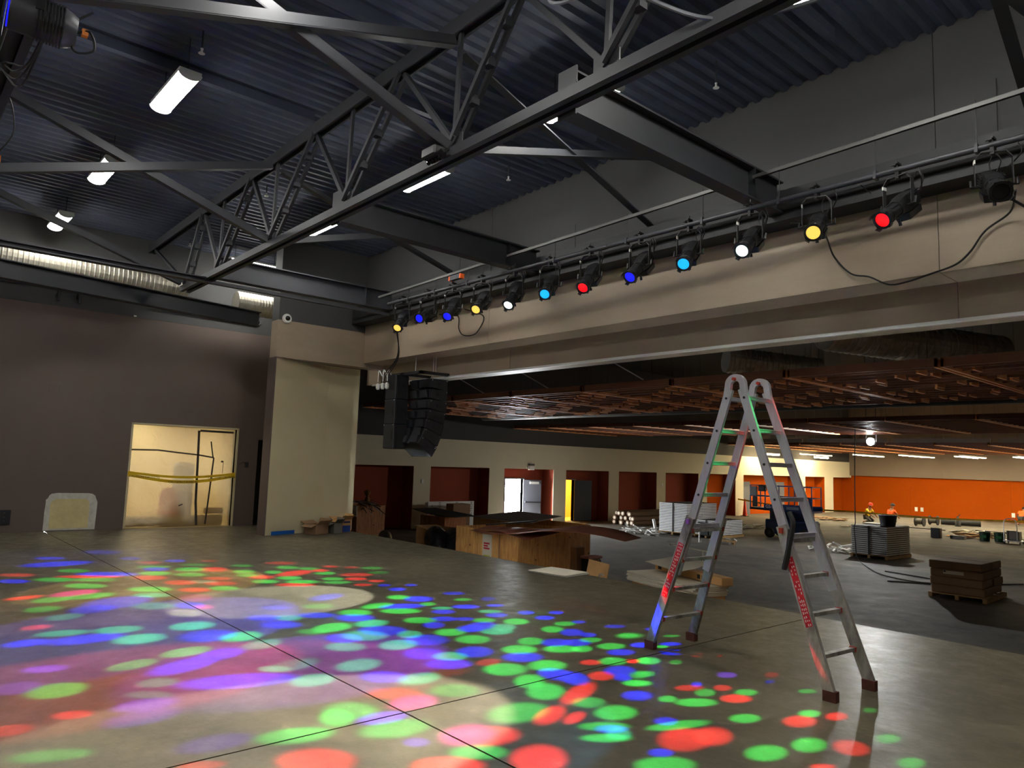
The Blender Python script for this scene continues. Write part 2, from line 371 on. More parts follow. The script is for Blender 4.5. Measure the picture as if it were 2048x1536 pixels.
# hall shell
hw = struct('wall_hall_left', MB().mm((-26.9, 9.1, 1.5), (-26.4, 59.6, 2.72)), mat_hallcream)
openings = [(13.6, 17.69), (18.57, 21.88), (22.8, 26.07), (26.96, 30.25), (31.07, 34.4), (35.24, 38.53), (39.44, 42.64), (43.6, 50.9), (51.93, 54.96), (56.35, 59.5)]
prev = 9.1
for a, c in openings:
    MB().mm((-27.2, prev, ZH), (-26.4, a, 1.5)).build('pier', mat_hallcream, hw); prev = c
MB().mm((-26.92, 9.1, 2.72), (-26.42, 59.6, 7.4)).build('upper_band', mat_halldark, hw)
al = struct('wall_alcove', MB().mm((-27.4, 9.1, ZH), (-27.2, 23.55, 1.7)).mm((-27.4, 23.55, 1.0), (-27.2, 24.75, 1.7)).mm((-27.4, 24.75, ZH), (-27.2, 27.5, 1.7))
     .mm((-27.4, 27.5, 1.0), (-27.2, 28.4, 1.7)).mm((-27.4, 28.4, ZH), (-27.2, 39.0, 1.7)).mm((-27.3, 9.1, 1.5), (-26.41, 39.0, 1.72)), mat_terracotta)
al2 = struct('wall_alcove_far', MB().mm((-27.4, 39.0, ZH), (-27.2, 59.7, 1.7)).mm((-27.3, 39.0, 1.5), (-26.41, 59.5, 1.72)), mat_terracotta_warmlit)
for a, c in openings:   # painted reveals at both sides of each alcove
    q_, m_ = (al, mat_terracotta) if a < 39 else (al2, mat_terracotta_warmlit)
    MB().mm((-27.2, a, ZH), (-26.43, a+.004, 1.5)).build('reveal', m_, q_); MB().mm((-27.2, c-.004, ZH), (-26.43, c, 1.5)).build('reveal', m_, q_)
fw = struct('wall_hall_far', MB().mm((-27.4, 59.5, ZH), (14.2, 59.7, 7.4)), mat_terracotta_warmlit)
for a, c in ((-27.2, -19.6), (-19.59, -11.6), (-11.59, -3.6), (-3.59, 4.4), (4.41, 14)):
    MB().mm((a, 59.2, 1.68), (c, 59.5, 7.2)).build('soffit_panel', mat_halltaupe, fw)
for a, c in ((-26.4, -22.0), (-21.99, -15.5), (-15.49, -9), (-8.99, -2), (-1.99, 14)):
    MB().mm((a, 59.46, ZH), (c, 59.5, 1.68)).build('wall_panel', mat_terracotta_warmlit, fw)
struct('wall_hall_right', MB().mm((14, 8.97, ZH), (14.2, 59.7, 7.6)), mat_halltaupe)
struct('ceiling_hall', MB().mm((-27.4, 9.3, 7.2), (14.2, 59.7, 7.5)), mat_void)
# closing pieces around the alcove wall
struct('wall_outer', MB().mm((-27.6, 9.0, 1.7), (-26.9, 59.7, 7.5)), mat_void)
# room seen through the second hall door, and the daylight porch of the first
struct('wall_lobby', MB().mm((-29.2, 27.2, ZH-.1), (-27.4, 30.6, ZH)).mm((-29.3, 27.2, ZH), (-29.2, 30.6, 1.6)).mm((-29.2, 30.5, ZH), (-27.4, 30.6, 1.6)).mm((-29.2, 27.1, ZH), (-27.4, 27.2, 1.6)).mm((-29.2, 27.1, 1.6), (-27.4, 30.6, 1.7)),
       mat('lobby_paint', lin(228, 190, 84), .7))
struct('floor_porch', MB().mm((-40, 20, ZH-.12), (-27.4, 26.4, ZH-.02)), mat('porch_concrete', lin(190, 190, 186), .8))
# back room behind the plastic sheet
struct('wall_backroom', MB().mm((-21.6, 3.6, -.1), (-18.2, 7.0, 0)).mm((-21.7, 3.6, 0), (-21.6, 7.1, 2.8)).mm((-21.6, 7.0, 0), (-18.4, 7.1, 2.8)).mm((-21.6, 3.5, 0), (-18.4, 3.6, 2.8)).mm((-21.7, 3.5, 2.7), (-18.4, 7.1, 2.8)),
       mat('backroom_paint', lin(214, 196, 150), .7))
# door frames
def door_frame(name, y0, y1, x, z0, z1, m_, w=.06):
    return struct(name, MB().mm((x-.2, y0-w, z0), (x+.03, y0, z1+w)).mm((x-.2, y1, z0), (x+.03, y1+w, z1+w)).mm((x-.2, y0, z1), (x+.03, y1, z1+w)), m_)
d1 = door_frame('door_1', 23.55, 24.75, -27.2, ZH, .98, mat_doorgrey)
MB().bar((-27.18, 24.73, ZH+1.07), (-26.75, 25.55, ZH+1.07), .05, 2.08).build('door_leaf', mat_doorgrey, d1)
MB().bar((-27.10, 24.80, ZH+1.02), (-26.72, 25.5, ZH+1.02), .16, .07).build('push_bar', mat_steel_dark, d1)
MB().bar((-26.98, 25.0, .82), (-26.76, 25.4, .82), .1, .12).build('door_closer', mat_white, d1)
d2 = door_frame('door_2', 27.5, 28.4, -27.2, ZH, .98, mat_doordark)
MB().bar((-27.18, 28.4, ZH+1.07), (-26.72, 29.24, ZH+1.07), .05, 2.1).build('door_leaf', mat_doordark, d2)
d3 = struct('door_3', MB().mm((-18.4, 4.5, 0), (-18.18, 4.54, 2.38)).mm((-18.4, 6.9, 0), (-18.18, 6.95, 2.38)).mm((-18.4, 4.5, 2.35), (-18.18, 6.95, 2.39)), mat_cream)
for y0, y1, nm in ((44.4, 45.6, 'door_4'), (49.0, 50.2, 'door_5')):
    f = door_frame(nm, y0, y1, -27.18, ZH, .98, mat_doorgrey); MB().mm((-27.2, y0, ZH), (-27.12, y1, .98)).build('door_leaf', mat_doorgrey, f)
# lights of the rooms beyond the doorways
lamp('AREA', 'lobby_lamp', (-28.3, 29, 1.5), 150, (1, .82, .40), target=(-28.3, 29, -1), shape='RECTANGLE', size=1.2, size_y=.6)
lamp('AREA', 'backroom_lamp', (-20.4, 5.4, 2.65), 46, (1, .92, .70), target=(-20.4, 5.4, 0), shape='RECTANGLE', size=1.6, size_y=.8)
po = lamp('AREA', 'door_portal', (-27.45, 24.15, -.1), 1, target=(-26, 24.15, -.1), shape='RECTANGLE', size=1.2, size_y=2.15); po.data.cycles.is_portal = True
# ================================================================== ROOF STEEL
def truss(y, label, x0, x1, xb0, bot_nodes, top_nodes, detail=True):
    t = thing('roof_truss', label, 'truss', (x0, y, 5.0))
    zb = lambda x: 5.02 + .012*(x+15.5)
    zc_ = lambda x: 5.085 + .007*(x+11)
    zt = lambda x: 6.43 + .016*(x+18)
    MB().bar((xb0, y-.065, zc_(xb0)), (x1, y-.065, zc_(x1)), .07, .11).bar((xb0, y+.065, zc_(xb0)), (x1, y+.065, zc_(x1)), .07, .11).bar((xb0, y, zc_(xb0)+.03), (x1, y, zc_(x1)+.03), .07, .03).build('bottom_chord', mat_steel, t)
    MB().ibeam((x0, y, zt(x0)), (x1, y, zt(x1)), .18, .15, .02, up=(0, 1, 0)).build('top_chord', mat_steel, t)
    if not detail: return t
    for i, xb in enumerate(bot_nodes):
        P = Vector((xb, y, zb(xb)+.12))
        if i: MB().bar(P, (xb+.05, y, zt(xb)-.05), .05, .04, up=(0, 1, 0)).build('vertical', mat_steel, t)
        left = [q for q in top_nodes if q < xb]; right = [q for q in top_nodes if q > xb]
        if left:
            q = left[-1]; MB().bar(P, (q, y, zt(q)-.05), .06, .06, up=(0, 1, 0)).build('diagonal', mat_steel, t)
        if right:
            q = right[0]; e = Vector((q, y, zt(q)-.05))
            for s in (-.06, .06):
                MB().bar(P+Vector((0, s, 0)), e+Vector((0, s, 0)), .055, .05, up=(0, 1, 0)).build('diagonal', mat_steel, t)
            for k in (.3, .55, .8): MB().box(P.lerp(e, k), (.1, .1, .1)).build('batten_plate', mat_steel, t)
        MB().box(P+Vector((0, 0, .04)), (.3, .02, .14)).build('gusset', mat_steel, t)
    return t
tn = [-17.9, -14.6, -12.2, -9.83, -7.5, -5.33, -2.95, -.6, 1.8]; bn = [-15.4, -13.6, -11.25, -8.81, -6.37, -4.13, -1.8, .6]
truss(4.6, 'deep charcoal steel roof truss crossing the stage ceiling above the row of LED lights', -18.2, 8, -15.5, bn, tn)
truss(.62, 'charcoal steel girder overhead at the upper left corner of the stage', -18.2, 8, -18.2, [], [], detail=False)
def roof_beam(x, label, y0=4.7, y1=8.55):
    t = thing('roof_beam', label, 'beam', (x, y0, 5.05))
    MB().ibeam((x, y0, 5.26), (x, y1, 5.26), .20, .42, .022).build('web_and_flanges', mat_steel, t)
    MB().mm((x-.1, 7.86, 5.06), (x+.1, 7.88, 5.46)).build('stiffener', mat_steel_dark, t)
    MB().mm((x-.12, y0-.02, 5.02), (x+.12, y0, 5.5)).build('end_plate', mat_steel, t)
roof_beam(-4.70, 'wide steel beam running from the truss to the header above the right-hand spotlights')
roof_beam(-9.25, 'steel beam meeting the header above the middle of the spotlight pipe')
roof_beam(-14.0, 'steel beam ending beside the left end of the spotlight pipe')
roof_beam(-.1, 'steel beam above the far right end of the spotlight pipe')
def brace(p0, p1, label):
    o = MB().angle(p0, p1, .11, .012).build('cross_brace', mat_steel); tag(o, label, 'brace', 'angle-iron cross braces between truss and header')
brace((-6.40, 4.72, 5.2), (-6.88, 8.90, 6.56), 'rising angle brace right of centre, ending high on the charcoal wall')
brace((-6.45, 4.72, 6.4), (-6.95, 8.90, 5.46), 'falling angle brace right of centre, ending low on the charcoal wall')
brace((-11.2, 4.72, 5.15), (-11.9, 8.90, 6.47), 'rising angle brace behind the left steel beam')
brace((-11.3, 4.72, 6.35), (-12.15, 8.90, 5.62), 'falling angle brace ending above the orange-tipped box')
brace((-1.60, 4.72, 5.25), (-1.9, 8.90, 6.60), 'rising angle brace at the top right corner')
brace((-1.55, 4.72, 6.45), (-1.95, 8.90, 5.40), 'falling angle brace at the top right corner')
def brace2(x, label, up):
    p0, p1 = ((x, 4.5, 5.14), (x, .74, 6.36)) if up else ((x+.06, 4.5, 6.34), (x+.06, .74, 5.16))
    o = MB().angle(p0, p1, .11, .012).build('cross_brace', mat_steel); tag(o, label, 'brace', 'angle-iron cross braces over the stage')
brace2(-11.25, 'long diagonal angle brace passing behind the second LED light on the left', True)
brace2(-11.25, 'level-looking angle brace crossing in front of the second LED light on the left', False)
brace2(-6.37, 'bright diagonal angle brace at the top centre of the ceiling', True)
brace2(-6.37, 'broad angle brace at the top of the ceiling meeting the top chord', False)
brace2(-15.5, 'dim diagonal angle brace behind the third LED light on the left', True)
tag(MB().ibeam((-14.0, -.5, 4.98), (-14.0, 4.5, 4.98), .16, .1, .02).bar((-14.0, 4.5, 4.96), (-14.0, 8.5, 4.96), .10, .06).build('roof_girt', mat_steel), 'slender steel girt running under the left end of the truss', 'beam')
tag(MB().ibeam((-15.6, .6, 4.92), (-16.7, 6.65, 4.9), .2, .34, .02).build('wing_beam', mat_steel_dark), 'dark sagging-looking steel beam below the ribbed duct at left', 'beam')
tag(MB().mm((-7.12, .7, 6.68), (-7.02, 4.5, 6.842)).build('deck_purlin', mat_deck), 'deck purlin parallel to the roof ribs near the top of the picture', 'beam')
tag(MB().mm((-9.85, .7, 6.66), (-9.75, 4.5, 6.795)).build('deck_purlin', mat_deck), 'deck purlin beside the largest LED light on the left', 'beam')
for x, lb in ((-7.4, 'roof purlin beyond the truss with a small white sprinkler, middle of the ceiling'), (-3.7, 'roof purlin beyond the truss near the right-hand LED light'), (-8.5, 'short roof purlin beyond the truss, left of the middle')):
    tag(MB().mm((x-.05, 4.7, ceil_z(x)-.12), (x+.05, 8.0, ceil_z(x)-.004)).build('deck_purlin', mat_deck), lb, 'beam')
# spiral ribbed duct along the left wall
def ribbed_duct(p0, p1, r, label, mt, step=.09):
    p0, p1 = Vector(p0), Vector(p1); L = (p1-p0).length; n = int(L/step)
    pts, rr = [], []
    for i in range(n):
        for t, k in ((0, 1), (.55, 1), (.7, 1.045), (.85, 1.045)):
            pts.append(p0.lerp(p1, (i+t)/n)); rr.append(r*k)
    tag(MB().tube(pts, r, 20, rr=rr).build('ribbed_duct', mt, smooth=False), label, 'duct')
ribbed_duct((-17.55, -.5, 5.58), (-17.55, 5.25, 5.5), .26, 'pale spiral-ribbed air duct along the left wall above the black band', mat_duct)
ribbed_duct((-17.3, 6.3, 5.35), (-17.3, 8.6, 5.35), .26, 'short pale ribbed duct piece left of the camera dome', mat_duct, .07)
# wall pipe and brackets on the left wall
pp = thing('wall_pipe', 'thin black pipe along the left wall under the duct', 'pipe', (-18.1, 1, 5.1))
MB().tube([(-18.1, -2, 5.2), (-18.1, 7.2, 5.11)], .025, 8).build('pipe', mat_black, pp)
for y in (1.75, 4.2, 7.0): MB().tube([(-18.2, y, 5.2), (-18.1, y, 5.16)], .012, 6).build('bracket', mat_black, pp)
for y, lb in ((2.81, 'first black hook arm on the left wall above the plaster patch'), (3.2, 'second black hook arm on the left wall, nearer the plastic doorway'), (7.2, 'small black hook at the right end of the left wall')):
    tag(MB().tube(curve_pts([(-18.2, y, 5.02), (-18.0, y, 5.10), (-17.9, y-.02, 5.08), (-17.86, y-.03, 4.86 if y < 7 else 5.0)], 5), .03 if y < 7 else .02, 8).build('wall_hook', mat_black, smooth=True), lb, 'hook')
# ================================================================== STAGE LED LIGHTS
def led(x, y, z, label, along='x', L=1.2):
    t = thing('strip_light', label, 'ceiling light', (x, y, z), 0 if along == 'x' else math.pi/2, 'LED wraparound lights over the stage')
    MB().mm((-L/2, -.13, .045), (L/2, .13, .09)).build('housing', mat_white, t, world=False)
    prof = [(.125*math.cos(a), .045-.075*math.sin(a)) for a in [math.pi*k/8 for k in range(9)]]
    MB().prism(prof, 'x', -L/2+.02, L/2-.02).build('diffuser', mat_led, t, world=False)
    for s in (-1, 1):
        MB().prism([(.14*math.cos(a), .05-.085*math.sin(a)) for a in [math.pi*k/8 for k in range(9)]], 'x', s*L/2-.02, s*L/2).build('end_cap', mat_white, t, world=False)
        MB().tube([(s*L*.4, 0, .09), (s*L*.4, 0, ceil_z(x-L*.4*(along == 'x'))-z+(-.004 if along == 'x' else .03))], .006, 5).build('suspension_rod', mat_steel_dark, t, world=False)
led(-9.55, 2.52, 6.25, 'largest LED light, nearest in the left row')
led(-13.15, 2.52, 6.25, 'second LED light of the left row, cut by an angle brace')
led(-16.8, 2.52, 6.25, 'farthest LED light of the left row above the ribbed duct')
led(-5.95, 2.52, 6.25, 'LED light of the left row just above the picture')
led(-2.35, 2.52, 6.25, 'LED light of the left row almost above the camera')
led(-13.2, 6.40, 6.25, 'LED light under the truss at left of centre, nearest the left beam')
led(-9.6, 6.40, 6.25, 'long LED light under the truss in the middle of the ceiling')
led(-6.1, 6.33, 6.25, 'LED light under the truss split in two by a steel beam')
led(-2.75, 6.28, 6.25, 'LED light cut by the top edge of the picture at right')
led(-17.05, 6.6, 6.25, 'LED light beside the block wall at left, running toward the hall', 'y')
led(.9, 6.28, 6.25, 'LED light above the right end of the pipe, outside the picture')
led(1.3, 2.52, 6.25, 'LED light right of the camera, outside the picture')
for x, lb in ((-13.2, 'rear LED light far behind the left of the camera'), (-8, 'rear LED light behind the camera'), (-2.8, 'rear LED light behind the right of the camera')):
    led(x, -2.4, 6.25, lb)
# ================================================================== LIGHTING PIPE
pipe = thing('lighting_pipe', 'long grey steel lighting pipe along the header carrying the spotlights', 'pipe', (-12.86, 7.8, 4.92))
MB().tube([(-12.86, 7.8, 4.92), (-7.7, 7.8, 4.92), (-2.3, 7.8, 4.92), (3, 7.8, 4.92)], .032, 12).build('tube', mat_steel, pipe, smooth=True)
for x in (-7.0, -1.6): MB().tube([(x-.09, 7.8, 4.92), (x+.09, 7.8, 4.92)], .037, 12).build('coupler', mat_steel, pipe)
ch = thing('strut_channel', 'slotted grey strut channel hung above the lighting pipe', 'channel', (-13.2, 7.8, 5.1))
cz = lambda x: 5.12 + .0215*(x+13.2)
for a, c in ((-13.25, -9.36), (-9.14, -4.81), (-4.59, 3)):
    b = MB(); b.bar((a, 7.8, cz(a)+.02), (c, 7.8, cz(c)+.02), .042, .005).bar((a, 7.782, cz(a)), (c, 7.782, cz(c)), .004, .042).bar((a, 7.818, cz(a)), (c, 7.818, cz(c)), .004, .042)
    b.build('channel', mat('strut_grey', lin(84, 84, 82), .5, .3), ch)
for x in (-12.1, -11.2, -10.2, -8.0, -6.55, -5.3, -4.25, -3.15, -2.2, -1.2):
    MB().tube([(x, 7.8, 4.9), (x, 7.8, cz(x)+.06)], .006, 6).build('hanger_rod', mat_steel_dark, ch)
    MB().box((x, 7.8, 4.92), (.03, .08, .085)).build('pipe_clamp', mat_steel, ch)
tag(MB().tube([(-15.54, 8.5, 5.08), (6, 8.5, 5.12)], .03, 8).build('ledge_conduit', mat_black), 'black conduit running along the black ledge behind the spotlights', 'pipe')
for p0, p1, lb in (((-3.6, 8.9, 5.1), (-3.35, 7.9, 4.9), 'thin stay wire behind the amber spotlight'), ((-11.9, 8.88, 6.1), (-11.9, 8.86, 5.35), 'thin hanging wire on the charcoal wall at left'), ((-8.6, 8.86, 5.9), (-8.6, 8.86, 5.36), 'thin hanging wire on the charcoal wall near the middle'), ((-2.3, 8.88, 6.1), (-2.3, 8.86, 5.37), 'thin hanging wire at the right end of the strut')):
    tag(MB().tube([p0, p1], .006, 5).build('hanging_wire', mat_steel_dark), lb, 'wire')

# ================================================================== PROFILE SPOTLIGHTS
ORD = ['first', 'second', 'third', 'fourth', 'fifth', 'sixth', 'seventh', 'eighth', 'ninth', 'tenth', 'eleventh', 'twelfth', 'thirteenth']
FX = [(-12.31, (.46,-.61,-.65), 'amber'), (-11.44, (.39,-.81,-.43), 'blue'), (-10.63, (.42,-.66,-.62), 'blue'), (-9.79, (.40,-.70,-.59), 'amber'), (-8.94, (.30,-.64,-.71), 'white'),
      (-8.11, (.43,-.70,-.57), 'cyan'), (-7.25, (.24,-.71,-.66), 'red'), (-6.32, (.09,-.75,-.65), 'blue'), (-5.51, (.28,-.76,-.59), 'cyan'), (-4.63, (.14,-.80,-.59), 'white'),
      (-3.80, (.27,-.82,-.50), 'amber'), (-2.93, (-.19,-.79,-.58), 'red'), (-2.07, (.37,-.78,-.50), 'off')]
GELNAME = {'amber': 'glowing amber', 'blue': 'glowing deep blue', 'cyan': 'glowing cyan', 'red': 'glowing red', 'white': 'white glowing', 'off': 'unlit dark'}
def ers(i, x, d, c):
    t = thing('stage_spotlight', 'black profile spotlight with %s lens, %s from the left on the pipe' % (GELNAME[c], ORD[i]), 'spotlight', (x, 7.8, 4.92), 0, 'profile spotlights on the lighting pipe')
    P = Vector((x, 7.8, 4.52)); d = Vector(d).normalized()
    side = d.cross(Vector((0, 0, 1))).normalized(); up = side.cross(d).normalized()
    m = Matrix((side, up, d)).transposed().to_4x4(); m.translation = P          # local z = beam axis
    hs = Vector((side.x, side.y, 0)).normalized()
    # yoke
    top = P + Vector((0, 0, .33)); w = .155
    y = MB()
    for s in (-1, 1):
        y.bar(P+hs*(s*w), P+hs*(s*w)+Vector((0, 0, .27)), .006, .05, up=hs.cross(Vector((0, 0, 1))))
        y.bar(P+hs*(s*w)+Vector((0, 0, .265)), P+hs*(s*(w-.05))+Vector((0, 0, .325)), .05, .008)
    y.bar(top-hs*(w-.05), top+hs*(w-.05), .05, .008)
    yk = y.build('yoke', mat('yoke_grey', lin(66, 66, 68), .4, .4), t)
    MB().bar(P+hs*w+Vector((0, 0, .225)), P+hs*w+Vector((0, 0, .262)), .012, .056, up=hs.cross(Vector((0, 0, 1)))).build('tag', mat_white, yk)
    # clamp
    cl = MB().box((x, 7.8, 4.86), (.035, .05, .07)).box((x, 7.845, 4.93), (.035, .02, .12)).box((x, 7.80, 4.985), (.04, .1, .022)).tube([(x, 7.74, 4.94), (x, 7.70, 4.94)], .012, 6).tube([(x, 7.8, 4.83), (x, 7.8, 4.99+.05)], .008, 6).build('clamp', mat_black, t)
    MB().box((x, 7.69, 4.94), (.05, .015, .015)).build('clamp_bolt', mat_black, cl)
    # lamp house: rounded boxy reflector housing with fins
    h = MB(); secs = [(-.30, .06, .07, 0), (-.27, .082, .095, 0), (-.10, .086, .098, 0), (.0, .082, .088, 0), (.04, .074, .076, 0)]
    n = 12; vs = []; fs = []
    for z, a, b_, _ in secs:
        for k in range(n):
            t_ = 2*math.pi*k/n + math.pi/n; q = 1/max(abs(math.cos(t_)), abs(math.sin(t_)))**.55
            vs.append((a*q*math.cos(t_), b_*q*math.sin(t_), z))
    for r_ in range(len(secs)-1):
        for k in range(n): fs.append((r_*n+k, r_*n+(k+1) % n, (r_+1)*n+(k+1) % n, (r_+1)*n+k))
    fs += [tuple(range(n-1, -1, -1)), tuple((len(secs)-1)*n+k for k in range(n))]
    h.add(vs, fs, m); ho = h.build('lamp_house', mat_black, t, smooth=True)
    for s in (-1, 1):
        for k in range(5): MB().box((s*.094, -.03+.026*k, -.16), (.014, .008, .2), m).build('cooling_fin', mat_black, ho)
    MB().prism([(-.085, -.09), (.085, -.09), (.07, -.16), (-.07, -.16)], 'z', -.24, .0, m).build('lower_housing', mat_black, ho)
    # barrel and rings
    MB().lathe([(.082, .04), (.092, .045), (.092, .075), (.078, .08), (.078, .2), (.086, .205), (.086, .235), (.08, .24), (.08, .31)], 20, m).build('lens_tube', mat_black, t, smooth=True)
    for k in range(8): MB().box((0, .081, .14), (.016, .012, .12), m @ Matrix.Rotation(math.pi*k/4, 4, 'Z')).build('barrel_rib', mat_black, t)
    # colour frame and gel / lens
    fr = MB(); o_, i_ = [], []
    N = 20
    for k in range(N):
        a = 2*math.pi*k/N; q = .108 if k % 5 in (2, 3) else .097
        o_.append((q*math.cos(a), q*math.sin(a))); i_.append((.074*math.cos(a), .074*math.sin(a)))
    vs = [(a, b_, z) for z in (.312, .328) for a, b_ in o_] + [(a, b_, z) for z in (.312, .328) for a, b_ in i_]
    fs = []
    for k in range(N):
        j = (k+1) % N
        fs += [(k, j, N+j, N+k), (2*N+k, 3*N+k, 3*N+j, 2*N+j), (N+k, N+j, 3*N+j, 3*N+k), (k, 2*N+k, 2*N+j, j)]
    fr.add(vs, fs, m)
    cf = fr.build('colour_frame', mat_black, t)
    for a in (.6, 2.2, 3.8, 5.4): MB().box((0, .105, .345), (.05, .006, .05), m @ Matrix.Rotation(a, 4, 'Z')).build('frame_tab', mat_black, cf)
    ln = MB().lathe([(.001, .322), (.05, .321), (.0745, .316), (.0745, .314)], 20, m); lo = ln.build('lens', mat_lens[c], t, smooth=True); lo['label'] = GELNAME[c]+' lens'
    # knobs
    for s in (-1, 1):
        MB().tube([m @ Vector((s*.1, 0, .0)), m @ Vector((s*.19, 0, .0))], .012, 6).build('tilt_knob', mat_black, t)
        MB().tube([m @ Vector((s*.19, 0, .02)), m @ Vector((s*.19, .05, -.04))], .012, 6).build('tilt_lever', mat_black, t)
    MB().tube([m @ Vector((0, -.085, .06)), m @ Vector((0, -.15, .08))], .01, 6).tube([m @ Vector((0, -.14, .078)), m @ Vector((0, -.175, .088))], .018, 6).build('focus_knob', mat_blackplastic, t)
    # tail cable looping up to the pipe
    r0 = m @ Vector((0, .03, -.30))
    cb = curve_pts([r0, r0+Vector((.05, .06, .05)), r0+Vector((.10, .05, .16)), r0+Vector((.04, .04, .24)), r0+Vector((0, .05, .12)), r0+Vector((.07, .04, .02)), Vector((x+.22, 7.82, 4.78)), Vector((x+.2, 7.8, 4.89))], 6)
    MB().tube(cb, .007, 5).build('tail_cable', mat_rubber, t)
    return t, P, d
POOL = {0: ((-10.6, 3.3), (1, .62, .18), 1.25, 200), 1: ((-13.6, 3.0), (.04, .05, 1), 1.3, 60), 2: ((-8.1, 2.45), (.07, .03, 1), 1.4, 600), 3: ((-9.4, 2.2), (1, .62, .2), 1.2, 90), 4: ((-8.75, 4.1), (.95, 1, .92), 1.08, 330),
        5: ((-7.2, 3.2), (.1, .6, 1), 1.1, 60), 6: ((-6.35, 1.75), (1, .05, .02), 1.1, 400), 7: ((-5.95, 3.15), (.16, .01, 1), 1.1, 480), 8: ((-3.9, 3.4), (.1, .6, 1), .9, 30), 9: ((-4.55, 2.35), (1, .93, .80), 1.3, 480), 10: ((-2.9, .6), (1, .7, .25), 1.1, 120), 11: ((-5.8, 3.05), (1, .02, .05), 1.05, 180)}
for i, (x, d, c) in enumerate(FX):
    t, P, dv = ers(i, x, d, c)
    if i in POOL:
        (px, py), colr, r, pw = POOL[i]
        o = P + dv*.36; tg = Vector((px, py, 0)); L = (tg-o).length
        lamp('SPOT', 'spot_beam', o, pw*11.0, colr, target=tg, parent=t, spot_size=2*math.atan(r*.9/L), spot_blend=.12, shadow_soft_size=.05)
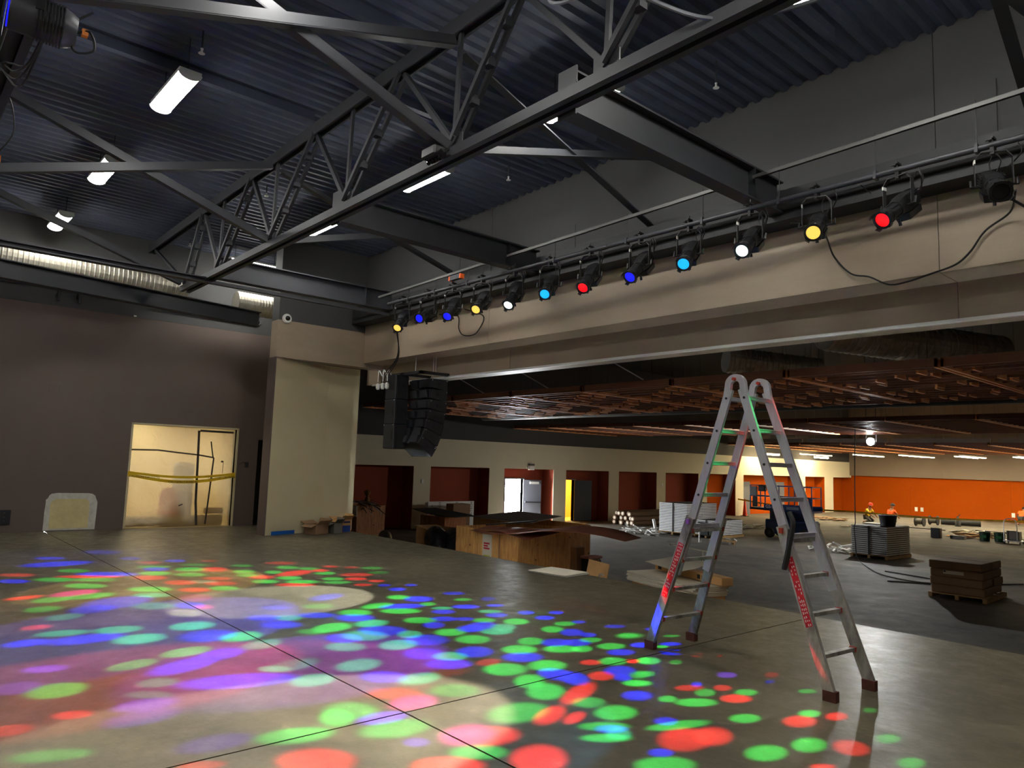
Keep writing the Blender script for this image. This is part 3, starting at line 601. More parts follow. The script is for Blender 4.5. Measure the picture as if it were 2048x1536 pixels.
SPOTS = {
 0: "M -10.36 2.10 0.28 0.18 2.00 1;R -10.33 1.57 0.20 0.11 1.88 1;G -10.09 2.20 0.28 0.17 1.74 0.8;C -9.79 2.82 0.22 0.15 0.81 0.9;G -10.05 1.80 0.20 0.16 2.04 0.6;M -9.36 3.20 0.26 0.18 3.04 0.5;B -9.52 2.38 0.40 0.29 2.11 0.7;B -9.25 2.06 0.24 0.21 2.08 0.7;G -9.51 1.63 0.18 0.16 2.22 0.5;C -9.11 2.65 0.25 0.19 -2.54 0.5;B -8.94 2.99 0.20 0.15 -3.08 1;M -8.76 3.09 0.13 0.10 -2.98 0.8;W -8.53 2.81 0.20 0.16 -2.90 0.5;C -8.97 1.74 0.18 0.14 2.08 0.5;R -8.59 1.43 0.13 0.11 1.65 0.6;C -8.08 2.04 0.21 0.16 1.35 0.9;C -8.20 1.59 0.22 0.13 1.33 0.7;B -7.95 1.26 0.18 0.14 1.62 1;B -7.84 1.71 0.32 0.18 1.57 1;C -7.59 2.11 0.22 0.19 1.65 1;C -7.87 2.68 0.21 0.19 1.72 1",
 1: "R -10.47 4.48 0.18 0.16 -2.72 1;R -10.58 5.03 0.33 0.18 2.05 1;G -10.82 4.81 0.15 0.12 2.88 0.8;G -10.08 4.37 0.18 0.15 -2.58 1;G -10.21 4.78 0.17 0.15 -2.49 1;G -9.81 4.79 0.23 0.15 1.01 1;R -9.63 4.61 0.25 0.14 1.01 1;G -11.18 5.19 0.17 0.15 0.88 0.7;G -10.91 5.43 0.16 0.13 1.00 0.6;G -10.36 5.42 0.15 0.15 -3.03 0.8;R -10.65 5.49 0.14 0.12 2.73 1;G -9.84 5.28 0.15 0.14 -2.38 0.8;G -9.54 5.18 0.19 0.12 1.04 0.7;R -10.96 5.82 0.12 0.11 1.02 0.7;R -11.68 5.30 0.24 0.14 1.06 0.5;B -8.60 4.54 0.27 0.14 2.02 0.9;R -10.01 5.76 0.23 0.17 1.08 0.7;G -10.49 6.31 0.16 0.15 1.33 0.4;R -10.72 6.07 0.11 0.11 2.48 0.4;R -9.68 5.57 0.15 0.12 1.07 1;R -9.37 5.72 0.11 0.11 1.38 0.9;R -9.18 5.40 0.12 0.10 1.06 0.8;G -10.05 6.17 0.16 0.14 1.24 0.3;B -9.00 5.63 0.11 0.08 2.56 0.8;B -8.64 5.61 0.13 0.11 2.46 1;B -8.83 5.96 0.10 0.08 2.41 0.8",
 2: "B -6.09 4.32 0.21 0.20 2.26 0.9;B -5.68 4.00 0.19 0.17 2.50 0.9;C -5.47 4.15 0.15 0.14 1.19 1;B -5.47 4.43 0.19 0.16 2.17 1;B -5.28 3.99 0.19 0.16 1.10 1;G -5.86 4.72 0.17 0.16 1.98 1;G -5.48 5.15 0.16 0.12 2.11 1;G -5.09 5.19 0.17 0.13 1.24 1;G -5.30 4.84 0.17 0.15 1.70 1;B -5.08 4.68 0.18 0.15 1.40 1;G -4.87 4.29 0.19 0.17 1.67 1;G -4.75 4.67 0.18 0.15 1.77 1;G -4.50 4.23 0.18 0.12 2.29 1;B -4.51 4.55 0.18 0.14 2.91 1;B -4.34 4.59 0.18 0.11 2.46 1;G -4.23 4.15 0.20 0.14 2.19 1;R -4.60 5.07 0.10 0.08 1.48 0.9;B -4.27 5.08 0.16 0.12 1.84 1;R -4.26 4.83 0.13 0.10 1.99 1;R -5.12 4.31 0.13 0.09 1.85 0.5",
 3: "G -8.14 5.31 0.15 0.14 2.42 0.9;B -7.91 5.46 0.19 0.17 2.25 1;G -7.80 4.79 0.22 0.13 1.83 1;B -7.62 5.03 0.26 0.15 1.30 1;G -7.40 4.86 0.22 0.15 1.03 1;G -7.57 5.37 0.11 0.09 2.36 0.7;G -6.86 4.77 0.17 0.15 1.12 1;B -6.78 5.03 0.14 0.12 1.21 1;B -6.59 4.76 0.15 0.11 2.47 1;B -6.65 5.23 0.10 0.09 1.45 0.9;B -6.27 5.14 0.24 0.14 2.02 1;B -6.24 4.96 0.14 0.12 2.31 1;G -6.22 4.71 0.16 0.15 1.89 1;C -5.99 5.14 0.17 0.14 1.30 1;C -6.10 5.33 0.15 0.13 2.09 0.9;B -7.10 5.26 0.13 0.12 1.31 0.8;C -7.28 5.37 0.12 0.09 1.12 0.7;B -7.20 5.67 0.16 0.12 1.15 1;B -7.07 6.03 0.11 0.08 1.27 0.8;C -6.82 5.74 0.14 0.10 1.14 0.6;B -6.62 5.67 0.13 0.11 1.58 0.8;G -6.48 5.37 0.13 0.11 1.45 0.8;G -6.24 5.63 0.16 0.13 2.11 1;B -6.54 6.06 0.11 0.09 2.08 1;B -6.21 6.05 0.12 0.10 1.76 1;B -6.35 6.37 0.10 0.08 1.88 1;G -7.59 5.92 0.11 0.09 1.29 0.5;B -8.00 6.09 0.14 0.11 1.26 0.6;B -7.45 6.23 0.14 0.09 2.36 0.3",
 4: "B -13.80 2.39 0.24 0.17 -2.49 0.6;B -13.09 2.38 0.44 0.27 1.62 1;B -14.24 3.24 0.32 0.25 -2.68 0.25;B -13.25 3.43 0.18 0.14 -2.95 0.4;B -12.66 3.95 0.17 0.14 -2.92 0.7;R -12.64 3.56 0.18 0.13 0.81 0.5;G -12.15 3.49 0.24 0.14 0.96 0.5;G -12.26 2.44 0.22 0.15 -2.48 0.5;B -11.91 3.45 0.21 0.16 -2.94 0.7;G -11.50 3.33 0.22 0.17 -2.50 0.9;B -11.72 2.76 0.38 0.20 0.95 1;R -11.60 2.52 0.41 0.13 1.03 1;R -12.20 1.73 0.24 0.14 0.82 0.5;B -11.65 1.63 0.21 0.14 -2.65 1;G -11.55 2.08 0.26 0.16 0.80 0.6;G -11.30 2.52 0.26 0.17 0.83 0.6;R -11.13 3.16 0.24 0.18 -2.56 1;G -11.65 3.87 0.23 0.19 -2.71 0.9;R -11.49 4.17 0.24 0.18 3.02 1;G -11.15 3.71 0.22 0.17 -2.44 0.8;R -10.64 3.91 0.19 0.13 0.87 1;R -10.55 3.39 0.22 0.18 -2.71 1;W -10.48 3.66 0.18 0.13 0.86 0.6;R -10.23 3.81 0.21 0.16 -2.36 1;G -11.07 4.46 0.18 0.15 -3.08 0.9;G -10.71 4.37 0.16 0.14 -2.58 0.8;G -12.09 4.08 0.23 0.11 1.03 0.4;G -11.67 4.67 0.16 0.13 0.80 0.5;R -12.43 4.42 0.13 0.10 0.89 0.4;G -10.86 2.31 0.26 0.17 -2.42 0.8;G -10.21 2.91 0.26 0.18 -2.41 0.9;R -9.90 3.36 0.20 0.16 -2.46 1;G -9.83 3.71 0.19 0.15 -2.47 1",
 5: "R -4.05 4.34 0.30 0.09 1.99 1;G -3.85 4.23 0.13 0.11 1.57 0.6;B -4.12 4.94 0.10 0.07 2.04 1;G -4.09 5.13 0.12 0.08 1.95 0.7;G -3.94 4.92 0.12 0.08 1.23 0.7;B -3.74 4.66 0.13 0.10 1.70 1;R -3.68 3.90 0.14 0.06 1.94 1;G -3.58 4.22 0.17 0.13 1.69 1;G -3.44 3.94 0.17 0.08 1.01 0.9;B -3.38 3.94 0.11 0.07 1.11 1;G -3.29 3.79 0.16 0.07 1.00 1;C -3.29 3.91 0.11 0.08 2.06 0.9;G -4.08 5.19 0.10 0.07 1.70 0.8;G -3.96 4.92 0.12 0.08 1.20 0.8;P -3.65 5.76 0.10 0.07 1.68 0.8;B -3.64 5.30 0.07 0.04 2.01 1;R -3.62 5.17 0.12 0.07 1.21 0.7;G -3.47 5.17 0.11 0.07 1.87 0.6;R -3.46 5.40 0.09 0.06 1.75 0.7;G -3.55 4.79 0.09 0.06 1.77 0.9;G -3.37 4.90 0.16 0.09 1.13 1;R -3.24 5.24 0.13 0.09 1.38 1;G -3.28 5.45 0.10 0.07 1.44 0.8;R -3.42 6.10 0.09 0.05 1.74 0.3;B -3.32 5.89 0.06 0.03 1.65 0.4;G -3.00 5.90 0.08 0.05 1.28 0.5;R -2.66 5.89 0.06 0.03 1.38 0.3;G -2.95 4.89 0.12 0.08 1.39 1;G -2.72 5.38 0.10 0.06 1.56 1;R -2.68 5.16 0.15 0.09 1.56 1;R -2.57 5.49 0.11 0.06 1.60 1;B -3.25 4.37 0.09 0.07 1.67 1;G -3.15 4.38 0.24 0.07 1.25 1;R -2.97 4.20 0.22 0.15 1.77 1;R -2.89 4.40 0.18 0.11 1.90 1;G -2.52 4.42 0.16 0.10 1.54 1;G -2.42 4.78 0.15 0.09 1.63 1;R -2.23 4.96 0.14 0.10 1.79 1;B -2.92 3.88 0.08 0.06 1.35 0.9;G -2.79 3.75 0.18 0.11 1.12 1;G -2.15 5.33 0.11 0.06 1.52 0.6;G -1.89 5.02 0.11 0.06 1.43 0.7;R -2.20 4.51 0.08 0.03 1.02 1;G -2.48 5.84 0.07 0.04 1.56 0.3",
 6: "G -6.89 2.31 0.22 0.14 1.80 0.8;B -6.64 2.52 0.24 0.15 2.06 1;B -6.46 2.16 0.31 0.16 1.99 1;G -6.71 1.83 0.21 0.12 1.92 0.6;C -5.99 2.90 0.24 0.14 1.85 0.4;C -5.96 2.71 0.13 0.09 -2.37 0.7;B -5.80 2.36 0.41 0.18 1.22 1;P -6.96 1.25 0.16 0.11 1.15 0.8;G -6.31 1.22 0.19 0.18 1.94 0.6;P -6.52 1.00 0.16 0.15 2.58 0.4;R -5.68 1.20 0.12 0.08 1.02 0.8;R -5.59 0.85 0.12 0.10 1.31 0.5;C -6.10 1.85 0.14 0.12 1.24 0.4;C -5.83 1.72 0.17 0.08 0.83 0.3;P -5.62 1.64 0.20 0.13 1.52 0.8;P -5.37 1.55 0.23 0.14 1.64 0.5;G -5.01 0.97 0.21 0.09 1.13 0.4",
 7: "G -5.86 6.02 0.13 0.10 1.65 0.7;B -5.84 6.22 0.09 0.07 1.74 0.7;G -5.74 5.71 0.15 0.11 2.14 0.9;B -5.52 5.78 0.16 0.11 2.11 1;B -5.35 5.84 0.10 0.08 1.89 1;B -5.30 5.32 0.16 0.13 1.93 1;B -5.18 5.50 0.15 0.12 1.84 1;G -5.18 5.70 0.12 0.09 1.59 0.9;G -4.98 5.36 0.13 0.09 1.97 1;G -4.89 5.68 0.15 0.11 1.47 0.9;B -4.68 5.58 0.14 0.10 1.43 1;G -4.51 5.27 0.14 0.11 1.68 1;R -4.41 5.43 0.08 0.06 1.80 0.8;G -4.37 5.53 0.12 0.06 2.14 0.8;G -5.08 6.19 0.17 0.12 1.57 0.4;B -5.46 6.40 0.12 0.08 1.27 0.5;B -4.76 5.96 0.11 0.08 1.67 1;B -4.74 5.97 0.11 0.08 1.45 1;B -4.61 6.26 0.11 0.07 1.26 1;G -4.59 6.10 0.07 0.05 1.71 1;B -4.40 6.00 0.13 0.09 1.60 1;B -5.15 6.63 0.08 0.05 2.07 0.8;G -5.09 6.19 0.11 0.08 1.40 0.8;G -4.82 6.56 0.09 0.05 1.19 0.5;R -4.41 5.42 0.07 0.05 1.93 0.9;G -4.33 5.56 0.13 0.09 1.89 1;R -4.19 6.12 0.07 0.05 1.63 0.5;R -4.07 6.25 0.07 0.04 1.81 0.5;G -4.16 5.73 0.08 0.05 1.87 0.4",
 8: "C -5.50 2.83 0.18 0.15 1.85 0.9;G -4.49 2.21 0.23 0.13 1.27 0.8;G -4.63 2.57 0.17 0.11 2.76 0.8;P -4.66 1.77 0.22 0.13 1.52 0.3;R -4.38 1.60 0.13 0.05 1.03 0.7;R -4.06 2.14 0.22 0.17 -2.48 1;C -5.68 3.34 0.21 0.16 1.93 0.9;C -5.06 3.54 0.19 0.13 1.73 1;B -5.27 3.33 0.18 0.15 0.82 0.9;R -3.82 3.80 0.21 0.09 2.02 1;G -3.99 3.65 0.25 0.17 1.68 0.6;G -4.65 3.59 0.18 0.15 1.02 0.5;R -4.84 3.17 0.20 0.14 0.91 0.7;M -4.60 3.17 0.19 0.14 1.65 1;P -4.45 2.82 0.18 0.11 1.52 1;G -4.70 2.72 0.19 0.17 -2.70 0.5;G -4.23 2.78 0.23 0.15 1.38 0.5;P -3.95 2.76 0.08 0.07 0.86 0.4;M -3.86 3.10 0.20 0.16 1.79 0.8;R -3.76 3.20 0.20 0.15 1.48 1;G -3.60 2.98 0.17 0.11 0.97 0.6;R -3.31 3.21 0.21 0.16 2.18 1;R -3.55 2.71 0.20 0.12 0.93 1",
 9: "B -8.32 3.75 0.17 0.13 0.84 0.8;G -8.13 4.20 0.18 0.15 -2.36 0.5;B -7.38 2.66 0.25 0.23 1.70 1;G -7.18 2.91 0.21 0.17 2.13 1;B -7.87 3.42 0.18 0.15 -2.54 1;C -7.73 3.64 0.15 0.13 -2.79 0.8;B -7.46 3.43 0.21 0.17 -2.47 1;B -7.69 3.95 0.20 0.14 0.91 1;G -7.06 3.81 0.23 0.16 1.98 1;G -7.00 3.57 0.15 0.11 0.86 0.5;C -6.78 2.95 0.21 0.14 2.00 0.6;G -7.59 4.38 0.18 0.17 -2.83 1;B -7.35 4.24 0.20 0.18 -2.37 1;C -7.01 4.25 0.19 0.15 1.85 1;B -6.66 4.17 0.23 0.21 -2.38 1;C -6.57 3.91 0.22 0.20 -2.43 0.8;B -6.58 3.69 0.18 0.16 3.05 1;C -6.37 4.31 0.16 0.12 2.55 0.8;C -6.08 3.99 0.20 0.16 1.93 1;C -6.28 3.54 0.18 0.16 -2.52 0.7",
}
# ================================================================== EFFECT PROJECTOR (many coloured dots on the stage floor)
CMAP = {'B': (.004, .02, 1.8), 'G': (.03, .85, .12), 'R': (1.0, .02, .02), 'C': (.02, .68, .42), 'M': (.95, .02, .42), 'P': (.16, .03, 1.1), 'W': (.6, .75, .6)}
def effect_projector(S):
    S = Vector(S)
    t = thing('effect_projector', 'small black multi-lens effect projector clamped under the truss in mid ceiling', 'projector', (S.x, S.y, S.z))
    MB().cbox((S.x, S.y, S.z+.10), (.26, .18, .12), .02).build('body', mat_black, t)
    MB().box((S.x, S.y+.06, S.z+.21), (.05, .05, .12)).build('clamp', mat_black, t)
    for k in range(5): MB().lathe([(.02, 0), (.024, .02), (.024, .04)], 10, Matrix.Translation((S.x-.1+.05*k, S.y, S.z+.005))).build('lens', mat_lens['off'], t)
    MB().tube(curve_pts([(S.x+.13, S.y, S.z+.12), (S.x+.25, S.y-.02, S.z+.05), (S.x+.3, S.y+.05, S.z+.2), (S.x+.2, S.y+.1, S.z+.28)], 6), .008, 5).build('cable', mat_rubber, t)
    for k, data in SPOTS.items():
        sp = []
        for s in data.split(';'):
            c, *v = s.split(); sp.append((c, *map(float, v)))
        dirs = [(Vector((q[1], q[2], 0))-S).normalized() for q in sp]
        ax = sum(dirs, Vector()).normalized()
        half = max(ax.angle(e) + math.atan(q[3]*1.3/(Vector((q[1], q[2], 0))-S).length) for q, e in zip(sp, dirs))
        lo = lamp('SPOT', 'effect_beam', S, 900.0*PROJ, target=S+ax, parent=t, spot_size=min(3.0, 2*half+.02), spot_blend=0.0, shadow_soft_size=.012)
        R = (ax.to_track_quat('-Z', 'Y').to_matrix()).transposed()
        d = lo.data; d.use_nodes = True; nt = d.node_tree; n = nt.nodes; l = nt.links; n.clear()
        out = n.new('ShaderNodeOutputLight'); em = n.new('ShaderNodeEmission'); l.new(em.outputs[0], out.inputs[0])
        tc = n.new('ShaderNodeTexCoord'); sx = n.new('ShaderNodeSeparateXYZ'); l.new(tc.outputs['Normal'], sx.inputs[0])
        du = n.new('ShaderNodeMath'); du.operation = 'DIVIDE'; l.new(sx.outputs[0], du.inputs[0]); l.new(sx.outputs[2], du.inputs[1])
        dv = n.new('ShaderNodeMath'); dv.operation = 'DIVIDE'; l.new(sx.outputs[1], dv.inputs[0]); l.new(sx.outputs[2], dv.inputs[1])
        uv = n.new('ShaderNodeCombineXYZ'); l.new(du.outputs[0], uv.inputs[0]); l.new(dv.outputs[0], uv.inputs[1])
        prev = None
        for c, x, y, a, b_, an, I in sp:
            P = []
            for j in range(16):
                th = 2*math.pi*j/16; e1, e2 = a*math.cos(th), b_*math.sin(th)
                w = R @ (Vector((x+e1*math.cos(an)-e2*math.sin(an), y+e1*math.sin(an)+e2*math.cos(an), 0))-S)
                P.append((w.x/w.z, w.y/w.z))
            mx = sum(q[0] for q in P)/16; my = sum(q[1] for q in P)/16
            cxx = sum((q[0]-mx)**2 for q in P)/8; cyy = sum((q[1]-my)**2 for q in P)/8; cxy = sum((q[0]-mx)*(q[1]-my) for q in P)/8
            th = .5*math.atan2(2*cxy, cxx-cyy); tr, df = (cxx+cyy)/2, math.hypot((cxx-cyy)/2, cxy)
            r1, r2 = math.sqrt(max(tr+df, 1e-8)), math.sqrt(max(tr-df, 1e-8))
            mp = n.new('ShaderNodeMapping'); mp.vector_type = 'TEXTURE'; l.new(uv.outputs[0], mp.inputs['Vector'])
            mp.inputs['Location'].default_value = (mx, my, 0); mp.inputs['Rotation'].default_value = (0, 0, th); mp.inputs['Scale'].default_value = (r1*1.28, r2*1.28, 1)
            le = n.new('ShaderNodeVectorMath'); le.operation = 'LENGTH'; l.new(mp.outputs[0], le.inputs[0])
            mr = n.new('ShaderNodeMapRange'); mr.interpolation_type = 'SMOOTHSTEP'; l.new(le.outputs['Value'], mr.inputs['Value'])
            mr.inputs['From Min'].default_value = .55; mr.inputs['From Max'].default_value = 1.0; mr.inputs['To Min'].default_value = 1; mr.inputs['To Max'].default_value = 0
            dist = (Vector((x, y, 0))-S).length; g = I*min(6, (dist/5)**3.0)
            ma = n.new('ShaderNodeVectorMath'); ma.operation = 'MULTIPLY_ADD'; l.new(mr.outputs['Result'], ma.inputs[0])
            ma.inputs[1].default_value = tuple(q*g for q in CMAP[c])
            if prev is None: ma.inputs[2].default_value = (0, 0, 0)
            else: l.new(prev, ma.inputs[2])
            prev = ma.outputs[0]
        l.new(prev, em.inputs['Color']); em.inputs['Strength'].default_value = 1.0
effect_projector((-6.4, 4.36, 4.98))
ep = thing('effect_projector', 'small black twin-beam projector under the far right steel beam', 'projector', (-.1, 6.2, 4.98))
MB().cbox((-.1, 6.2, 4.90), (.16, .2, .14), .02).build('body', mat_black, ep); MB().box((-.1, 6.2, 5.01), (.05, .05, .08)).build('clamp', mat_black, ep)
for s_ in (-.05, .05): MB().lathe([(.025, 0), (.03, .03)], 10, basis((0, 1, 0), (-.3, 0, -.95), (-.19, 6.2+s_, 4.88))).build('lens', mat_lens['off'], ep)
lamp('SPOT', 'effect_beam', (-.24, 6.12, 4.86), 900, (.02, 1, .18), target=(-3.5, 6.05, 2.25), parent=ep, spot_size=.11, spot_blend=.8, shadow_soft_size=.01)
lamp('SPOT', 'effect_beam', (-.24, 6.0, 4.86), 700, (1, .08, .05), target=(-3.55, 6.42, 2.25), parent=ep, spot_size=.10, spot_blend=.8, shadow_soft_size=.01)

# fixtures on the near girder (upper-left corner)
nf = thing('wash_light', 'grey wash light with deep blue front at the top left corner', 'spotlight', (-6.5, .7, 4.8))
ax0, ax1 = Vector((-6.02, .44, 4.80)), Vector((-5.98, .92, 4.78))
dd = (ax1-ax0).normalized(); mm_ = Matrix((dd.cross(Vector((0, 0, 1))).normalized(), dd.cross(Vector((0, 0, 1))).normalized().cross(dd), dd)).transposed().to_4x4(); mm_.translation = ax0
MB().lathe([(.13, .03), (.135, .05), (.135, .16), (.14, .17), (.14, .36), (.125, .40), (.10, .44)], 16, mm_).build('housing', mat('fixture_grey', lin(84, 84, 90), .45, .3), nf, smooth=True)
for k in range(-4, 5): MB().lathe([(.14, -.004), (.152, -.004), (.152, .004), (.14, .004)], 14, mm_ @ Matrix.Translation((0, 0, .27+k*.02)), cap=False).build('cooling_fin', mat_steel_dark, nf)
MB().lathe([(.001, .022), (.12, .02), (.12, .03)], 16, mm_).build('lens', mat_lens['blue'], nf)
MB().box((0, .0, .0), (.30, .30, .012), mm_).build('gel_frame', mat_steel_dark, nf)
for a, c in ((-.15, 0), (.15, 0)): MB().bar(mm_ @ Vector((a, 0, .2)), mm_ @ Vector((a, .25, .2)), .01, .05).build('yoke_arm', mat_black, nf)
MB().bar(mm_ @ Vector((-.15, .25, .2)), mm_ @ Vector((.15, .25, .2)), .05, .01).build('yoke', mat_black, nf)
MB().tube(curve_pts([mm_ @ Vector((0, 0, .44)), mm_ @ Vector((.02, .03, .52)), mm_ @ Vector((.03, -.1, .56)), mm_ @ Vector((.0, -.14, .44)), mm_ @ Vector((0, .04, .40)), mm_ @ Vector((0, .2, .52))], 6), .009, 6).build('power_cable', mat_rubber, nf)
MB().box(mm_ @ Vector((0, .02, .49)), (.04, .04, .05)).build('plug', mat_orangeplug, nf)
nf2 = thing('wash_light', 'dark wash light with orange plug cut off by the left edge', 'spotlight', (-9.7, .8, 4.8))
MB().lathe([(.12, 0), (.13, .03), (.13, .3), (.1, .36)], 16, basis((0, 0, 1), (1, -.3, 0), (-9.95, .45, 4.85))).build('housing', mat_steel_dark, nf2, smooth=True)
MB().tube(curve_pts([(-9.75, .78, 4.95), (-9.5, .9, 5.2), (-9.3, .8, 5.5), (-9.2, .68, 5.3)], 6), .009, 6).build('power_cable', mat_rubber, nf2)
MB().box((-9.72, .80, 4.92), (.06, .06, .08)).build('plug', mat_orangeplug, nf2)
lp2 = thing('lighting_pipe', 'dark lighting pipe bundled with cables at the upper left edge', 'pipe', (-12, .5, 4.8))
MB().tube([(-14, .5, 5.0), (8, .5, 5.0)], .03, 10).build('tube', mat_steel_dark, lp2, smooth=True)
for k in range(4): MB().tube(curve_pts([(-12+j*1.1, .55+.02*math.sin(j*2+k), 5.04+.03*math.sin(j*1.7+k*2)) for j in range(5)] + [(-7.0, .6+.02*k, 4.85-.06*k), (-6.6, .66+.02*k, 4.70+.03*k), (-6.3, .72, 4.86)], 5), .008, 5).build('cable', mat_rubber, lp2)

# cables
def cable(pts, r, label, mt=None, n=8):
    tag(MB().tube(curve_pts(pts, n), r, 6).build('cable', mt or mat_rubber, smooth=True), label, 'cable')
cable([(-4.0, 7.6, 4.55), (-3.95, 8.2, 4.62), (-4.1, 8.86, 4.45), (-3.9, 8.87, 4.2), (-3.68, 8.87, 4.12), (-3.46, 8.87, 3.99), (-3.25, 8.87, 3.99), (-3.0, 8.87, 4.04), (-2.75, 8.87, 4.10), (-2.6, 8.87, 4.22), (-2.45, 8.87, 4.42), (-2.2, 8.8, 4.55), (-2.02, 8.3, 4.6)], .011, 'long black cable draped on the taupe fascia from the amber spotlight rightwards')
cable([(-11.6, 8.2, 4.6), (-11.9, 8.86, 4.72), (-11.85, 8.87, 4.45), (-11.7, 8.87, 4.3), (-11.4, 8.87, 4.26), (-11.2, 8.87, 4.34), (-11.05, 8.86, 4.6), (-10.8, 8.2, 4.6)], .012, 'short looping cable on the fascia between the two blue spotlights at left')
cable([(-4.6, 4.3, 6.6), (-4.35, 4.1, 5.75), (-3.7, 4.2, 5.6), (-3.0, 4.5, 5.15), (-2.55, 5.2, 5.4), (-2.3, 5.8, 5.9), (-2.5, 6.2, 6.2)], .018, 'ribbed grey flexible conduit snaking across the top of the ceiling', mat('conduit_grey', lin(120, 122, 128), .5, .4))
cable([(-2.07, 8.0, 4.5), (-1.8, 8.3, 4.3), (-1.7, 8.7, 4.5)], .012, 'thick cable hanging behind the unlit spotlight at right')
# small box with orange tip on the strut
ob = thing('junction_box', 'small grey box with orange tips clamped on the strut channel', 'box', (-10.45, 7.72, 5.05))
MB().box((-10.45, 7.72, 5.05), (.3, .08, .08)).build('body', mat_steel, ob)
for s in (-1, 1): MB().box((-10.45+s*.16, 7.72, 5.05), (.04, .085, .085)).build('tip', mat('orange_tip', lin(236, 96, 30), .5), ob)
# dome camera on the block wall
dc = thing('dome_camera', 'round white dome camera with black eye high on the block wall', 'camera', (-15.72, 6.87, 4.84))
mX = basis((0, 1, 0), (0, 0, 1), (-15.72, 6.90, 4.84))
MB().lathe([(.105, 0), (.11, .03), (.09, .06), (.065, .065)], 24, mX).build('housing', mat_white, dc, smooth=True)
MB().lathe([(.058, .06), (.05, .09), (.03, .11), (.001, .118)], 20, mX).build('eye', mat('dome_black', (.008, .008, .01), .08), dc, smooth=True)

# ================================================================== FLOWN LOUDSPEAKERS
MB_ = MB
def sub(z, label):
    t = thing('subwoofer', label, 'loudspeaker', (-13.86, 8.74, z), 0, 'flown subwoofer cabinets')
    MB().cbox((0, 0, .27), (.42, .34, .535), .015).build('cabinet', mat_blackplastic, t, world=False)
    for s in (-1, 1): MB().box((s*.215, -.1, .27), (.01, .04, .42)).build('rigging_rail', mat_black, t, world=False)
    MB().box((.212, .04, .3), (.012, .12, .06)).build('handle', mat_black, t, world=False)
    MB().box((0, -.172, .3), (.26, .012, .2)).build('connector_plate', mat_black, t, world=False)
    for s in (-1, 1): MB().box((.18*s, -.17, .52), (.02, .02, .02)).build('rigging_pin', mat_alu, t, world=False)
sub(3.06, 'topmost of the three black subwoofers hung behind the speaker array'); sub(2.52, 'middle of the three black subwoofers hung behind the speaker array'); sub(1.98, 'lowest of the three black subwoofers hung behind the speaker array')
ANG = [0, 2, 4, 8, 14, 22, 32]
zt, yt = 3.53, 9.38
for i, a in enumerate(ANG):
    a_ = math.radians(a); h = .235
    t = thing('array_speaker', 'black line-array loudspeaker, %s from the top of the hanging array' % ORD[i], 'loudspeaker', (-13.46, yt, zt), 0, 'line array loudspeakers')
    m = Matrix.Translation((-13.46, yt, zt)) @ Matrix.Rotation(-a_, 4, 'X')
    bm_ = MB().prism([(-.28, 0), (.18, 0), (.18, -h), (-.28, -h+.045)], 'x', -.38, .38, m); bm_.build('cabinet', mat_blackplastic, t)
    MB().box((0, .185, -h/2), (.74, .01, h-.02), m).build('grille', mat_black, t)
    MB().box((.384, -.02, -h/2), (.01, .12, .05), m).build('side_handle', mat_black, t)
    for s in (-1, 1): MB().prism([(-.36, -.03), (-.28, -.03), (-.28, -h+.05), (-.32, -h+.05)], 'x', s*.2-.14, s*.2+.14, m).build('rear_fin', mat_blackplastic, t)
    for yy in (-.24, .15): MB().box((.385, yy, -.03), (.012, .018, .018), m).build('rigging_pin', mat_alu, t)
    zt -= (h+.004)*math.cos(a_); yt -= (h+.004)*math.sin(a_)
ff = thing('rigging_bumper', 'black fly frame with rods and clustered cables above the hanging speakers', 'fly frame', (-13.6, 9.2, 3.6))
MB().mm((-13.75, 8.75, 3.6), (-13.66, 9.6, 3.66)).mm((-13.05, 8.75, 3.6), (-12.96, 9.6, 3.66)).mm((-13.75, 8.75, 3.6), (-12.96, 8.83, 3.66)).mm((-14.2, 8.7, 3.61), (-13.7, 8.78, 3.65)).build('frame', mat_black, ff)
for x, y in ((-13.7, 9.1), (-13.3, 9.3), (-13.2, 9.3)): MB().tube([(x, y, 3.62), (x, y, 4.06)], .008, 6).build('rod', mat_alu, ff)
for k in range(3): MB().tube(curve_pts([(-12.72-.03*k, 7.85, 4.9), (-12.75+.02*k, 7.95, 4.4), (-13.0-.03*k, 8.2, 3.9), (-13.75-.1*k, 8.45, 3.6), (-14.0-.07*k, 8.5, 3.35)], 6), .011, 5).build('cable', mat_rubber, ff)
for k, x in enumerate((-14.18, -13.98, -13.8)):
    MB().tube(curve_pts([(x+.12, 8.46, 3.58), (x+.02, 8.44, 3.7), (x, 8.44, 3.45)], 6), .012, 6).build('plug_lead', mat_white, ff)
    MB().lathe([(.03, 0), (.045, .03), (.045, .1), (.02, .14)], 10, Matrix.Translation((x, 8.44, 3.28))).build('plug', mat_white, ff)

